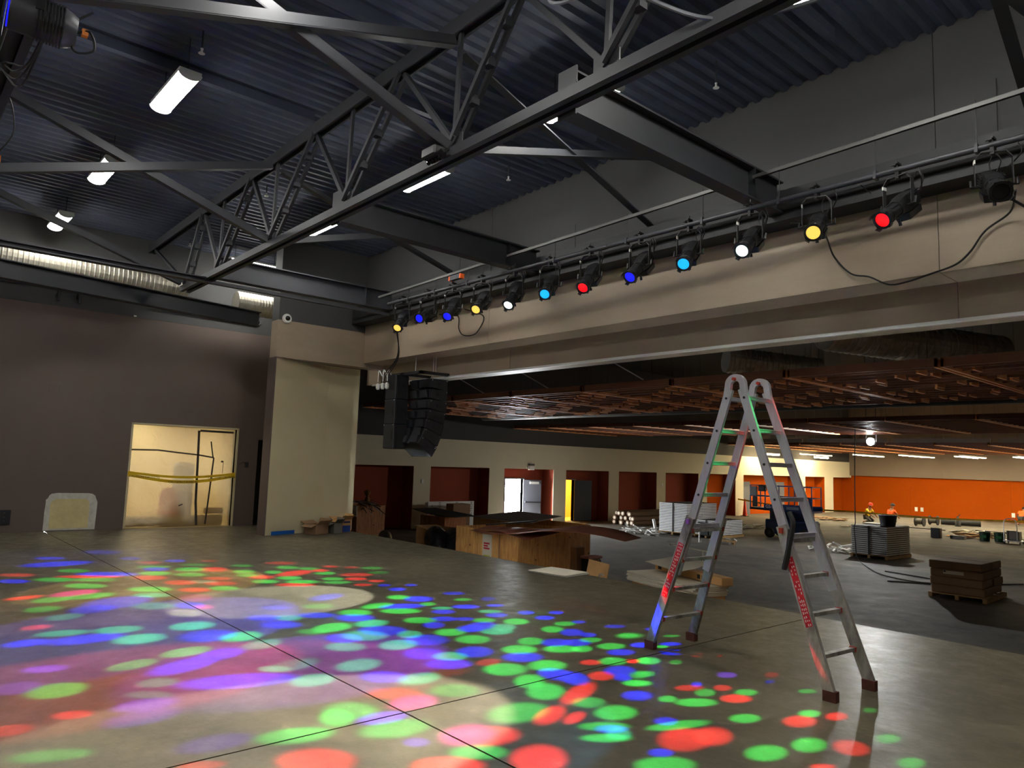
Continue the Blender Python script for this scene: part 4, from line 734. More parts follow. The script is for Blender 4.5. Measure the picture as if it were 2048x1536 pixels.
# ================================================================== LADDER
ld = thing('step_ladder', 'tall aluminium articulated A-frame ladder with red stickers standing on stage', 'ladder', (-3.68, 6.2, 0))
HX, HZ = -3.70, 2.56
feet = {('l', 0): (-4.61, 5.94), ('l', 1): (-4.58, 6.58), ('r', 0): (-2.76, 5.80), ('r', 1): (-2.71, 6.38)}
topy = (5.985, 6.405)
for sd in ('l', 'r'):
    sx = -1 if sd == 'l' else 1
    rails = []
    for k in (0, 1):
        fx, fy = feet[(sd, k)]; T = Vector((HX+sx*.065, topy[k], HZ-.06)); Fo = Vector((fx, fy, 0))
        # inner (upper) section is straight and parallel; outer (lower) flares
        mid = T.lerp(Vector((fx-sx*.03, (fy+topy[k])/2*1.0+(-.02 if k == 0 else .02)*0, 0)), .56); mid.y = topy[k]+(fy-topy[k])*.16
        low = Fo + Vector((0, 0, .05))
        up_ = (mid-T).normalized().cross(Vector((0, 1, 0))).normalized()
        MB().bar(T, T.lerp(mid, 1.25), .032, .078, up=up_).build('inner_rail', mat_alu, ld)
        out = MB(); st = T.lerp(mid, .86); off = Vector((0, -.03 if k == 0 else .03, 0))
        out.bar(st+off, low+off*.3, .04, .088, up=up_); ro = out.build('outer_rail', mat_aludirty, ld)
        MB().box(low+Vector((0, 0, -.01)), (.105, .06, .08)).build('rubber_foot', mat('ladder_foot', lin(92, 48, 38), .8, var=.3, scale=20), ld)
        rails.append((T, mid, st+off, low+off*.3))
        if k == 0:      # red warning stickers
            a, c = (st+off).lerp(low+off*.3, .20), (st+off).lerp(low+off*.3, .62); nrm = Vector((0, -1, 0))
            MB().bar(a+nrm*.021, c+nrm*.021, .003, .058, up=up_).build('warning_sticker', mat_redlabel, ro)
            dvec = (c-a).normalized()
            for j in range(18):
                p_ = a.lerp(c, (j+.5)/18)+nrm*.023
                for u_ in (-.016, 0, .016):
                    if random.random() < .75: MB().bar(p_+up_*u_-dvec*random.uniform(.004, .012), p_+up_*u_+dvec*random.uniform(.004, .012), .001, .007, up=up_).build('print_mark', mat_whiteprint, ro)
        for j in range(5): MB().tube([T.lerp(mid, .06+.215*j)+Vector((0, -.02, 0)), T.lerp(mid, .06+.215*j)+Vector((0, .02, 0))], .012, 8).build('rivet', mat_blackplastic, ld)
    # upper rungs
    for j in range(5):
        a = rails[0][0].lerp(rails[0][1], .06+.215*j); c = rails[1][0].lerp(rails[1][1], .06+.215*j)
        MB().bar(a, c, .032, .038).bar(a+Vector((0, 0, .012)), c+Vector((0, 0, .012)), .044, .006).bar(a-Vector((0, 0, .012)), c-Vector((0, 0, .012)), .044, .006).build('rung', mat_alu, ld)
    for j, q in enumerate((.10, .33, .56, .80)):
        a = rails[0][2].lerp(rails[0][3], q) + Vector((-sx*.03, 0, 0)); c = rails[1][2].lerp(rails[1][3], q) + Vector((-sx*.03, 0, 0))
        MB().bar(a, c, .05, .03).build('rung', mat_aludirty, ld)
        for e, s in ((a, 1), (c, -1)): MB().box(e+Vector((0, s*.02, 0)), (.055, .03, .04)).build('rung_bracket', mat_redcap, ld)
    a = rails[0][2].lerp(rails[0][3], .80); c = rails[0][2].lerp(rails[0][3], .90)
    MB().bar(a+Vector((-sx*.03, .05, 0)), c+Vector((0, .01, 0)), .012, .03).build('foot_strut', mat_aludirty, ld)
    q = rails[0][2].lerp(rails[0][3], .03); MB().box(q+Vector((0, -.03, 0)), (.03, .03, .045)).build('lock_tab', mat_redcap if sd == 'r' else mat('violet_tab', lin(150, 90, 190), .5), ld)
for k in (0, 1):
    y = topy[k]; b = MB(); N = 14; vo = []; vi = []
    for i in range(N+1):
        a = math.pi*i/N; vo.append((HX+.105*math.cos(a), HZ+.07*math.sin(a)*1.4-.02)); vi.append((HX+.045*math.cos(a), HZ-.02+.035*math.sin(a)))
    poly = [(HX+.125, HZ-.14)] + vo + [(HX-.125, HZ-.14), (HX-.06, HZ-.14)] + vi[::-1] + [(HX+.06, HZ-.14)]
    b.prism(poly, 'y', y-.02, y+.02); hn = b.build('hinge', mat_alu, ld)
    MB().tube([(HX, y-.05, HZ+.03), (HX, y+.03, HZ+.03)], .016, 10).build('hinge_pin', mat_redcap, hn)
tag(MB().tube(curve_pts([(-3.12, 5.86, 1.42), (-3.08, 5.84, 1.32), (-3.12, 5.83, 1.1), (-3.16, 5.84, .95), (-3.13, 5.84, 1.05), (-3.10, 5.84, 1.28)], 5), .022, 6).build('black_strap', mat_rubber), 'black strap hanging from the right leg of the ladder', 'strap')

# ================================================================== LEFT WALL DETAILS
ps = thing('plastic_sheet', 'translucent plastic sheet taped over the doorway in the left wall', 'plastic sheet', (-18.26, 5.7, 0))
b = MB(); NY, NZ = 24, 24
for j in range(NZ+1):
    for i in range(NY+1):
        y = 4.545+2.35*i/NY; z = .01+2.33*j/NZ
        b.v.append((-18.28+.012*math.sin(i*1.3+j*.4)+.012*math.sin(j*.9+i*.23)*(1 if 0 < i < NY else 0), y, z))
for j in range(NZ):
    for i in range(NY): b.f.append((j*(NY+1)+i, j*(NY+1)+i+1, (j+1)*(NY+1)+i+1, (j+1)*(NY+1)+i))
b.build('sheet', mat_sheet, ps, smooth=True)
mat_tape = mat('dark_grey_tape', lin(58, 54, 50), .6)
DY = lambda u: 4.53 + (u-175)/(1470-175)*2.37      # doorway detail coordinates
DZ = lambda v: 2.35 - (v-150)/(1420-150)*2.35
def tape(pts, w):
    for (a, c) in zip(pts[:-1], pts[1:]): MB().bar((-18.255, DY(a[0]), DZ(a[1])), (-18.255, DY(c[0]), DZ(c[1])), .004, w, up=(0, 1, 0) if abs(a[1]-c[1]) > abs(a[0]-c[0]) else (0, 0, 1)).build('tape_strip', mat_tape, ps)
tape([(175, 460), (500, 455), (760, 480), (1000, 500), (1200, 530)], .035)
tape([(985, 185), (1000, 700), (1010, 1100), (1040, 1400)], .055)
tape([(1200, 530), (1185, 800), (1165, 1150), (1150, 1390)], .038)
tape([(1150, 320), (1170, 430), (1190, 530)], .03); tape([(1300, 580), (1325, 575)], .04); tape([(800, 1150), (850, 1130)], .03); tape([(1000, 185), (1440, 190)], .05); tape([(1330, 570), (1328, 730)], .01)
ct = thing('caution_tape', 'yellow caution tape sagging across the plastic-covered doorway', 'tape', (-18.15, 5.7, 1.1))
for z0, sag, w, tx in ((1.27, .10, .055, None), (1.22, .16, .07, 'CAUTION   CAUTION   CAUTION   CAUTION')):
    pts = [(-18.16, 4.5+2.42*k/14, z0-sag*math.sin(math.pi*k/14)) for k in range(15)]
    ct['axis'] = 'y'; ribbon(pts, w, mat_yellow, ct)
for y, z, dz in ((4.85, 1.165, -.05), (6.6, 1.17, .04), (5.7, 1.055, 0)): text('CAUTION CAUTION', .07, mat_blackprint, ct, basis((0, 1, dz), (0, -dz, 1), (-18.154, y, z)), ext=.0005)
tag(MB().tube([(-18.45, 4.6, .14), (-18.45, 6.75, .14)], .12, 16).build('carpet_roll', mat('roll_tan', lin(176, 150, 104), .8), smooth=True), 'tan roll lying behind the plastic sheet at the threshold', 'roll')
tag(MB().tube([(-18.46, 6.35, .36), (-18.46, 6.78, .36)], .07, 14).build('carpet_roll', mat('roll_brown', lin(96, 52, 34), .8), smooth=True), 'short brown roll behind the lower right of the plastic sheet', 'roll')
tag(MB().lathe([(.18, 0), (.22, .1), (.2, .7), (.12, .9)], 14, Matrix.Translation((-18.75, 5.58, 0))).build('red_canister', mat('canister_red', lin(196, 60, 70), .6), smooth=True), 'blurred red shape standing behind the plastic sheet', 'canister')
tag(MB().cbox((-19.1, 6.0, .75), (.4, .4, 1.5), .05).build('grey_cabinet', mat('cabinet_grey', lin(120, 124, 128), .6)), 'blurred grey shape standing behind the plastic sheet', 'cabinet')
pa = thing('plaster_patch', 'rounded cream plaster patch low on the mauve wall', 'plaster patch', (-18.2, 3.42, 0))
def blob(y0, y1, z0, z1, r, j):
    pts = []
    for cy, cz_, a0 in ((y1-r, z1-r, 0), (y0+r, z1-r, 90)):
        for k in range(7):
            a = math.radians(a0+15*k); pts.append((cy+r*math.cos(a)+random.uniform(-j, j), cz_+r*math.sin(a)+random.uniform(-j, j)))
    return [(y1+random.uniform(-j, j), z0), (y1, (z0+z1)/2)] + pts + [(y0, (z0+z1)/2), (y0, z0)]
MB().prism(blob(2.97, 3.95, .02, .80, .2, .015), 'x', -18.2, -18.192).build('skim_edge', mat_plasteredge, pa)
MB().prism(blob(3.07, 3.80, .06, .68, .12, .01), 'x', -18.195, -18.186).build('patch', mat_plaster, pa)
wp = thing('wall_panel', 'black wall box with rows of sockets at the left edge', 'wall panel', (-18.2, 2.2, .3))
MB().mm((-18.2, 1.9, .17), (-18.17, 2.38, .46)).build('plate', mat_black, wp)
for i in range(4):
    for j in range(3): MB().box((-18.168, 2.0+.09*i, .24+.08*j), (.01, .03, .03)).build('socket', mat_steel, wp)
for y, lb in ((2.87, 'left of two blank covers high on the mauve wall'), (3.06, 'right of two blank covers high on the mauve wall')):
    tag(MB().cbox((-18.195, y, 3.03), (.012, .09, .14), .003).build('wall_cover', mat_purple), lb, 'wall cover')
tag(MB().cbox((-18.19, 4.37, 4.82), (.03, .06, .03), .006).build('white_bracket', mat_white), 'tiny white bracket on the black paint line above the doorway', 'bracket')
tag(MB().cbox((-18.19, 7.2, 1.5), (.02, .08, .12), .004).tube(curve_pts([(-18.19, 7.18, 1.5), (-18.16, 7.1, 1.56), (-18.17, 7.0, 1.5)], 4), .006, 5).build('wall_switch', mat_steel_dark), 'dark wall switch with loose wire right of the plastic doorway', 'switch')
tag(MB().bar((-15.775, 6.9, .04), (-15.948, 7.52, .04), .006, .08).build('tape_piece', mat_bluetape), 'blue masking tape along the base of the cream wall', 'tape')
# open cardboard boxes at the cream wall
def open_box(loc, rz, d, label, mt, flaps=True, extra=None):
    t = thing('cardboard_box', label, 'box', loc, rz)
    x, y, z = d; b = MB()
    b.mm((-x/2, -y/2, 0), (x/2, y/2, .012)).mm((-x/2, -y/2, 0), (-x/2+.008, y/2, z)).mm((x/2-.008, -y/2, 0), (x/2, y/2, z)).mm((-x/2, -y/2, 0), (x/2, -y/2+.008, z)).mm((-x/2, y/2-.008, 0), (x/2, y/2, z))
    b.build('body', mt, t, world=False)
    if flaps:
        for k, (p, q) in enumerate((((-x/2, 0, z), (-x/2-.14, 0, z+.06)), ((x/2, 0, z), (x/2+.12, 0, z+.1)), ((0, -y/2, z), (0, -y/2-.13, z-.05)), ((0, y/2, z), (0, y/2+.06, z+.12)))):
            MB().bar(p, q, (y if k < 2 else x)*.96, .008).build('flap', mt, t, world=False)
    if extra: extra(t)
    return t
open_box((-15.72, 7.95, 0), .35, (.34, .42, .22), 'crumpled brown cardboard box with open flaps at the foot of the cream wall', mat_carddark)
open_box((-15.72, 8.40, 0), .1, (.3, .22, .24), 'grey torn box of scraps squeezed between two cardboard boxes', mat('grey_card', lin(110, 106, 98), .8), True)
def bluebox(t):
    MB().box((.171, .03, .085), (.004, .22, .15)).build('blue_print', mat('box_blue', lin(20, 62, 140), .6), t, world=False)
    MB().box((.171, -.115, .1), (.004, .06, .18)).build('orange_print', mat('box_orange', lin(214, 102, 40), .6), t, world=False)
    MB().box((.171, .04, .24), (.004, .18, .04)).build('dark_print', mat('box_navy', lin(24, 34, 86), .6), t, world=False)
    MB().box((-.02, -.16, .14), (.3, .004, .24)).build('navy_side', mat('box_navy', lin(24, 34, 86), .6), t, world=False)
    MB().bar((.05, .0, .28), (.1, .05, .40), .2, .004).build('paper', mat_paper, t, world=False)
open_box((-15.92, 8.68, 0), .12, (.34, .32, .30), 'blue and orange printed cardboard box beside the hall opening', mat_card, True, bluebox)
# floor scraps on the stage
wp2 = thing('loose_sheet', 'thin white panel lying on the stage edge before the plywood crate', 'panel', (-8.6, 8.65, 0), math.radians(8))
MB().cbox((0, 0, .03), (.75, .62, .012), .003).build('upper_sheet', mat_paper, wp2, world=False); MB().cbox((.02, .01, .012), (.75, .62, .014), .003).build('lower_sheet', mat('panel_grey', lin(190, 190, 184), .6), wp2, world=False)
cc = thing('plastic_cup', 'clear plastic cup lying near the stage edge', 'cup', (-7.7, 8.75, .04))
MB().lathe([(.03, 0), (.045, .12), (.043, .12), (.028, .006)], 14, basis((0, 0, 1), (.5, .5, 0), (-7.75, 8.75, .045)), cap=False).build('wall', mat_clear, cc, smooth=True)
tag(MB().prism([(0, 0), (.5, .04), (.48, .12), (.2, .13), (.02, .1)], 'z', 0, .004, Matrix.Translation((-1.55, 6.6, 0)) @ Matrix.Rotation(.3, 4, 'Z')).build('floor_stain', mat('stain_grey', lin(88, 86, 80), .7, var=.5, scale=40)), 'rough grey mortar smear on the stage floor right of the ladder', 'smear')

for x, y, lb in ((-8.83, 2.59, 'small white sprinkler head above the largest LED light on the left'), (-12.99, 5.15, 'small white sprinkler head seen through the truss at left of centre'), (-17.52, 5.23, 'small white sprinkler head near the left end of the truss'), (-9.15, 7.77, 'small white sprinkler head on the ceiling right of the middle LED light'), (-4.98, 7.6, 'small white sprinkler head near the right end of the ceiling')):
    t = thing('sprinkler_head', lb, 'sprinkler', (x, y, 6.55)); zc2 = ceil_z(x)
    MB().tube([(x, y, 6.58), (x, y, zc2)], .012, 6).build('drop_pipe', mat_steel, t); MB().lathe([(.02, -.03), (.022, -.02), (.012, 0), (.018, .03)], 10, Matrix.Translation((x, y, 6.56))).build('nozzle', mat_white, t); MB().lathe([(.04, 0), (.04, .004)], 12, Matrix.Translation((x, y, 6.525))).build('deflector', mat_white, t)
# ================================================================== HALL: SLAT CEILING CLOUDS
W = 2.43; ZC = 3.40
def cloud(x0, y0, y1, label, nsl, blocks, joined=False):
    t = thing('ceiling_cloud', label, 'ceiling panel', (x0, y0, ZC))
    D = y1-y0; h = .14; w = W-.05
    MB().mm((0, 0, 0), (w, .035, h)).build('front_rail', mat_slat_shaded, t, world=False); MB().mm((0, D-.035, 0), (w, D, h)).build('rear_rail', mat_slat_shaded, t, world=False)
    for x in (0, w-.04): MB().mm((x, 0, -.012), (x+.04, D, h-.02)).build('side_rail', mat_slat_lit, t, world=False)
    dy = D/(nsl+1)
    if joined:
        b = MB()
        for k in range(nsl): b.mm((.04, (k+1)*dy, .02), (w-.04, (k+1)*dy+.03, h))
        b.build('slat_field', mat_slat_shaded, t, world=False)['kind'] = 'stuff'
    else:
        if 'me' not in CL: CL['me'] = MB().mm((.04, 0, .02), (w-.04, .03, h)).mesh('slat', mat_slat_shaded)
        for k in range(nsl): place('slat', CL['me'], t, (0, (k+1)*dy, 0))
    if blocks:
        key = round(dy, 3)
        if key not in CL: CL[key] = MB().mm((-.02, .03, -.02), (.02, dy, h*.7)).mesh('cross_block', mat_slat_lit)
        for k in range(nsl):
            for j in range(2): place('cross_block', CL[key], t, (.3+.55*((k*7+j*3) % 4)+.07*(k % 3), (k+1)*dy, 0))
    for x in (.3, w-.3):
        for y in (.5, D-.5): MB().tube([(x, y, h), (x, y, 7.2-ZC)], .004, 4).build('hanger_wire', mat_steel, t, world=False)
    return t
CL = {}
ORD2 = ORD + ['fourteenth', 'fifteenth', 'sixteenth', 'seventeenth', 'eighteenth']
pos = ['far left behind the cream wall', 'left behind the speaker array', 'left, just right of the speaker array', 'left of the middle', 'middle, left of the ladder top', 'directly behind the ladder top', 'right of the ladder top', 'right, above the work light', 'far right at the picture edge']
xs = [-16.1-2*W, -16.1-W, -16.1, -16.1+W, -16.1+2*W, -16.1+3*W, -16.1+4*W, -16.1+5*W, -16.1+6*W]
for i, x in enumerate(xs): cloud(x, 11.95, 17.6, 'brown wooden slat ceiling panel of the front row, %s' % pos[i], 13, True)
for i in range(12): cloud(-26.2+i*W, 23.1, 30.6, 'brown wooden slat ceiling panel of the second row, %s from the cream wall' % (ORD[i] if i < 13 else i), 13, False)
for i in range(12): cloud(-26.2+i*W, 41.4, 57.4, 'brown wooden slat ceiling panel of the rear row, %s from the cream wall' % ORD[i], 26, False, True)
# ducts, pipes and stays in the black void above the clouds
ribbed_duct((-7.4, 15.5, 4.85), (-5.2, 19.5, 4.62), .42, 'large dim flexible duct above the slat panels right of the ladder', mat_duct, .16)
ribbed_duct((-10.5, 16.5, 4.6), (-9.0, 18.5, 4.4), .33, 'smaller dim flexible duct above the slat panels near the ladder top', mat_duct, .14)
for p0, p1, lb in (((-12, 13, 5.0), (-2, 14, 5.1), 'dim strut pipe crossing the black void at right'), ((-9.5, 12, 5.6), (-6, 20, 5.5), 'dim diagonal pipe in the black void behind the ladder'), ((-4.5, 12.5, 4.7), (-1, 13.2, 4.72), 'dim pipe in the black void at the far right')):
    tag(MB().tube([p0, p1], .035, 6).build('void_pipe', mat_steel), lb, 'pipe')
for x, y, lb in ((-15.8, 11.6, 'thin stay rod above the left slat panels'), (-13.2, 11.4, 'second thin stay rod above the slat panels'), (-10.2, 11.2, 'third thin stay rod above the slat panels')):
    tag(MB().tube([(x-1.0, y-.9, 5.2), (x, y, 4.1), (x+.7, y+.7, ZC+.15)], .014, 5).build('stay_rod', mat_alu), lb, 'rod')
tag(MB().tube([(-25, 20.3, 3.85), (-16, 20.5, 3.85), (12, 20.6, 3.85)], .28, 14).tube([(-22, 20.35, 4.0), (-22, 20.35, 7.19)], .01, 4).tube([(-16, 20.5, 4.0), (-16, 20.5, 7.19)], .01, 4).tube([(-10, 20.55, 4.0), (-10, 20.55, 7.19)], .01, 4).build('round_duct', mat_steel_dark, smooth=True), 'long dark round duct between the first and second slat rows', 'duct')
for y0, y1, lb in ((19.0, 20.6, 'left'), (33, 35, 'middle')):
    pass
for i, x in enumerate((-24, -19.5, -15, -10.5, -6)):
    tag(MB().mm((x, 38.6, 3.42), (x+4.2, 38.75, 3.62)).tube([(x+.4, 38.68, 3.6), (x+.4, 38.68, 7.19)], .01, 4).tube([(x+3.8, 38.68, 3.6), (x+3.8, 38.68, 7.19)], .01, 4).build('void_fascia', mat_halltaupe), 'pale edge strip before the rear slat row, %s from the left' % ORD[i], 'strip')
# hall lamps
def hall_strip(x, y0, y1, label, z=2.98):
    t = thing('linear_light', label, 'ceiling light', (x, y0, z), 0, 'linear LED lights at the far end of the hall')
    MB().mm((x-.05, y0, z), (x+.05, y1, z+.07)).build('housing', mat_white, t); MB().mm((x-.025, y0+.02, z-.012), (x+.025, y1-.02, z)).build('diffuser', mat_hallled, t)
    for y in (y0+.3, y1-.3): MB().tube([(x, y, z+.07), (x, y, 7.19)], .005, 4).build('suspension_wire', mat_steel, t)
k = 0
for x in (-23.6, -20.2, -17.5, -14.3, -11.6, -8.4, -5, -1.5, 3):
    for y0, y1, nm in ((45.8, 50.2, 'near'), (52.2, 56.6, 'rear')):
        hall_strip(x+(.9 if nm == 'rear' else 0), y0, y1, '%s linear LED light, %s from the left at the far end of the hall' % (nm, ORD[k//2]), 2.98 if nm == 'near' else 3.12); k += 1
wk = thing('work_light', 'brilliant white work light hung below the second slat row', 'work light', (-12.9, 30.9, 3.1))
MB().cbox((-12.9, 30.95, 3.12), (.34, .12, .26), .02).build('housing', mat_black, wk); MB().lathe([(.15, 0), (.15, .02), (.05, .035)], 20, basis((1, 0, 0), (0, 0, 1), (-12.9, 30.885, 3.12))).build('lens', mat_floodlens, wk, smooth=True)
MB().bar((-13.1, 30.95, 3.12), (-13.1, 30.95, 7.19), .02, .03).bar((-12.7, 30.95, 3.12), (-12.7, 30.95, 7.19), .02, .03).build('bracket', mat_black, wk)
lamp('SPOT', 'work_beam', (-12.9, 30.8, 3.1), 105*HALL, (1, .96, .88), target=(-14, 18, -.6), parent=wk, spot_size=2.8, spot_blend=.6, shadow_soft_size=.12)
for x, y, lb in ((-25.2, 45, 'warm tube near the first far alcove'), (-25.2, 52, 'warm tube near the corner of the far wall')):
    t = thing('tube_light', lb, 'tube light', (x, y, 2.9)); MB().tube([(x, y-1, 2.9), (x, y+1, 2.9)], .05, 8).build('tube', mat_warmbulb, t); MB().mm((x-.08, y-1, 2.94), (x+.08, y+1, 3.0)).build('housing', mat_white, t); MB().tube([(x, y-.8, 3), (x, y-.8, 7.2)], .006, 4).build('suspension_wire', mat_steel, t)
cable([(-11.95, 27.3, 3.42), (-11.9, 27.1, 1.8), (-11.85, 26.95, .5), (-11.8, 26.85, .04), (-11.8, 26.75, -.1), (-11.7, 26.6, -.6), (-11.6, 26.5, -1.12), (-10.3, 24.2, -1.13), (-9.0, 22.5, -1.13), (-7.6, 22.3, -1.13), (-6.2, 24.6, -1.13)], .018, 'black power cable hanging from the slat panels over the carton stack onto the floor')
cable([(-9.5, 23.6, -1.13), (-8.2, 23.2, -1.13), (-7.2, 22.6, -1.13), (-8.6, 21.5, -1.13)], .018, 'black cable snaking on the hall floor left of the brown cartons')

# ================================================================== HALL: CRATES AND MATERIALS NEAR THE STAGE
def crate(x0, x1, y0, y1, zt, label, mt, name='plywood_crate'):
    t = thing(name, label, 'crate', ((x0+x1)/2, (y0+y1)/2, ZH)); th = .02
    MB().mm((x0, y0, ZH+.1), (x1, y0+th, zt)).build('front_panel', mt, t); MB().mm((x0, y1-th, ZH+.1), (x1, y1, zt)).build('rear_panel', mt, t)
    MB().mm((x0, y0+th, ZH+.1), (x0+th, y1-th, zt)).build('end_panel', mt, t); MB().mm((x1-th, y0+th, ZH+.1), (x1, y1-th, zt)).build('end_panel', mt, t)
    MB().mm((x0, y0, ZH+.08), (x1, y1, ZH+.1)).build('base_panel', mt, t)
    for x in (x0, (x0+x1)/2-.05, x1-.1): MB().mm((x, y0, ZH), (x+.1, y1, ZH+.08)).build('skid', mat_pallet, t)
    for x, y in ((x0+.02, y0+.02), (x1-.06, y0+.02), (x0+.02, y1-.06), (x1-.06, y1-.06)): MB().mm((x, y, ZH+.1), (x+.04, y+.04, zt-.01)).build('corner_post', mat_pallet, t)
    return t
cA = crate(-15.35, -12.94, 11.68, 13.35, .10, 'yellow plywood crate with a white label nearest the stage edge', mat_ply)
MB().mm((-14.25, 11.672, -.62), (-13.9, 11.68, .0)).build('label_sheet', mat_paper, cA)
for z, w_ in ((-.24, .22), (-.30, .16), (-.36, .22)): MB().mm((-14.2, 11.668, z), (-14.2+w_, 11.672, z+.04)).build('label_print', mat_redlabel, cA)
MB().mm((-14.2, 11.668, -.58), (-13.95, 11.672, -.5)).build('label_strip', mat('label_lime', lin(190, 200, 60), .6), cA)
MB().mm((-13.62, 11.66, ZH+.1), (-13.60, 11.68, .1)).build('panel_seam', mat_carddark, cA)
cB = crate(-17.2, -13.9, 13.7, 15.2, .14, 'long plywood crate directly behind the labelled one', mat_ply)
tag(MB().add([(-17.2, 13.6, .15), (-14.7, 13.7, .16), (-15.2, 15.4, .26), (-17.0, 15.3, .28), (-17.2, 13.6, .165), (-14.7, 13.7, .175), (-15.2, 15.4, .275), (-17.0, 15.3, .295)], [(0,1,2,3), (7,6,5,4), (0,4,5,1), (1,5,6,2), (2,6,7,3), (3,7,4,0)]).build('dark_sheet', mat('sheet_grey', lin(120, 114, 108), .5)), 'dark grey sheet lying on the rear plywood crate', 'sheet')
tag(MB().bar((-14.9, 12.3, .14), (-13.9, 13.2, .30), .06, .03).build('metal_strip', mat_steel_dark), 'dark metal strip lying across the front crate', 'strip')
def warped(name, pts_a, pts_b, th, mt, label, cat):
    A, B = curve_pts(pts_a, 5), curve_pts(pts_b, 5); n = len(A); b = MB(); up = Vector((0, 0, th))
    b.v = [tuple(p) for p in A]+[tuple(p) for p in B]+[tuple(p+up) for p in A]+[tuple(p+up) for p in B]
    for i in range(n-1): b.f += [(i, i+1, n+i+1, n+i), (2*n+i, 3*n+i, 3*n+i+1, 2*n+i+1), (i, 2*n+i, 2*n+i+1, i+1), (n+i, n+i+1, 3*n+i+1, 3*n+i)]
    b.f += [(0, n, 3*n, 2*n), (n-1, 3*n-1, 4*n-1, 2*n-1)]
    tag(b.build(name, mt, smooth=True), label, cat)
warped('brown_sheet', [(-14.5, 11.45, .06), (-13.6, 11.4, .06), (-12.9, 11.5, .12), (-12.1, 11.9, .24), (-11.4, 12.6, .20), (-11.0, 13.2, .06)], [(-14.8, 12.4, .12), (-13.8, 12.6, .13), (-13.0, 12.9, .18), (-12.3, 13.2, .30), (-11.6, 13.6, .26), (-11.1, 13.9, .1)], .012, mat_copper, 'warped brown sheet hanging over the right end of the front crate', 'sheet')
warped('brown_sheet', [(-14.3, 11.62, .0), (-13.6, 11.55, .12), (-12.85, 11.55, .05), (-12.6, 11.6, .0)], [(-14.1, 12.3, .16), (-13.5, 12.4, .17), (-12.9, 12.5, .16), (-12.5, 12.6, .15)], .01, mat('brown_sheet_light', lin(150, 92, 72), .5), 'lighter brown sheet draped over the corner of the front crate', 'sheet')
cC = crate(-25.9, -24.35, 13.9, 15.1, 0.0, 'spotted plywood crate beside the cream wall at far left of the hall', mat_plyred)
tag(MB().add([(-24.62, 13.89, -.02), (-24.3, 13.89, .02), (-24.3, 13.87, -.40), (-24.64, 13.87, -.38), (-24.62, 13.86, -.02), (-24.3, 13.86, .02), (-24.3, 13.84, -.40), (-24.64, 13.84, -.38)], [(0,1,2,3), (7,6,5,4), (0,4,5,1), (1,5,6,2), (2,6,7,3), (3,7,4,0)]).build('foil_bag', mat_foil), 'crinkled silver foil hanging on the spotted plywood crate', 'foil')
sb = thing('straw_bundle', 'tangle of dark rods and wires lying on the spotted crate', 'rods', (-25.2, 14.4, 0))
for k in range(16):
    x = -25.9+random.random()*1.2; MB().tube(curve_pts([(x, 14.0+random.random()*.6, .04), (x+.7, 14.1+random.random()*.6, .08+random.random()*.1), (x+1.5+random.random()*.6, 14.0+random.random()*.5, random.uniform(-.25, .12))], 4), .012, 4).build('rod', mat_rubber if k % 3 else mat_alu, sb)
tag(MB().lathe([(.04, 0), (.11, .08), (.09, .2), (.05, .26), (.1, .34), (.14, .44), (.05, .5)], 10, Matrix.Translation((-24.7, 14.5, .06))).build('tool_head', mat('tool_yellow', lin(140, 96, 40), .6, var=.4, scale=12), smooth=True), 'small yellowish tool standing on the spotted crate', 'tool')
cD = crate(-20.3, -18.95, 13.95, 14.8, -.02, 'brown plywood crate with dark boards on top, behind the black flexible ducts', mat_plyred)
warped('dark_board', [(-20.6, 13.8, .14), (-19.8, 13.8, .06), (-18.9, 13.8, .02), (-18.4, 14.0, .02)], [(-20.5, 14.7, .16), (-19.7, 14.8, .1), (-18.8, 14.8, .06), (-18.4, 14.7, .04)], .02, mat_rubber, 'dark boards lying on the brown plywood crate', 'boards')
bx = thing('cardboard_box', 'open cardboard box tipped toward the black flexible ducts', 'box', (-18.2, 12.9, ZH))
MB().mm((-18.75, 12.75, ZH), (-18.72, 13.5, -.22)).mm((-18.75, 13.48, ZH), (-17.7, 13.5, -.22)).mm((-18.75, 12.75, ZH), (-17.7, 13.5, ZH+.02)).build('body', mat_card, bx); MB().bar((-18.75, 13.1, -.21), (-17.75, 13.0, -.30), .75, .015).build('flap', mat_card, bx); MB().mm((-18.3, 12.95, -.252), (-18.1, 13.1, -.24)).build('label', mat_paper, bx)
def bent_duct(pts, r, label):
    P = curve_pts(pts, 10); rr = [r*(1+.04*math.sin(i*1.9)) for i in range(len(P))]
    t = thing('flexible_duct', label, 'duct', pts[0]); MB().tube(P, r, 16, rr=rr).build('sleeve', mat_ductblack, t, smooth=True)
    MB().tube([p+Vector((.02, -.02, r*.98)) for p in P[::2]], .012, 4).build('seam', mat_foil, t)
bent_duct([(-18.3, 13.1, -.62), (-17.7, 12.7, -.42), (-17.1, 12.4, -.48), (-16.7, 12.2, -.85)], .28, 'black insulated flexible duct spilling from the cardboard box')
bent_duct([(-18.0, 13.4, -.62), (-17.2, 13.0, -.42), (-16.5, 12.6, -.50), (-16.2, 12.3, -.85)], .27, 'second black insulated flexible duct beside the first')
bent_duct([(-21.9, 13.6, -.9), (-20.9, 13.0, -.75), (-20.2, 12.6, -.8), (-19.6, 12.2, -.95)], .2, 'dark duct with glinting foil lying left of the cardboard box')
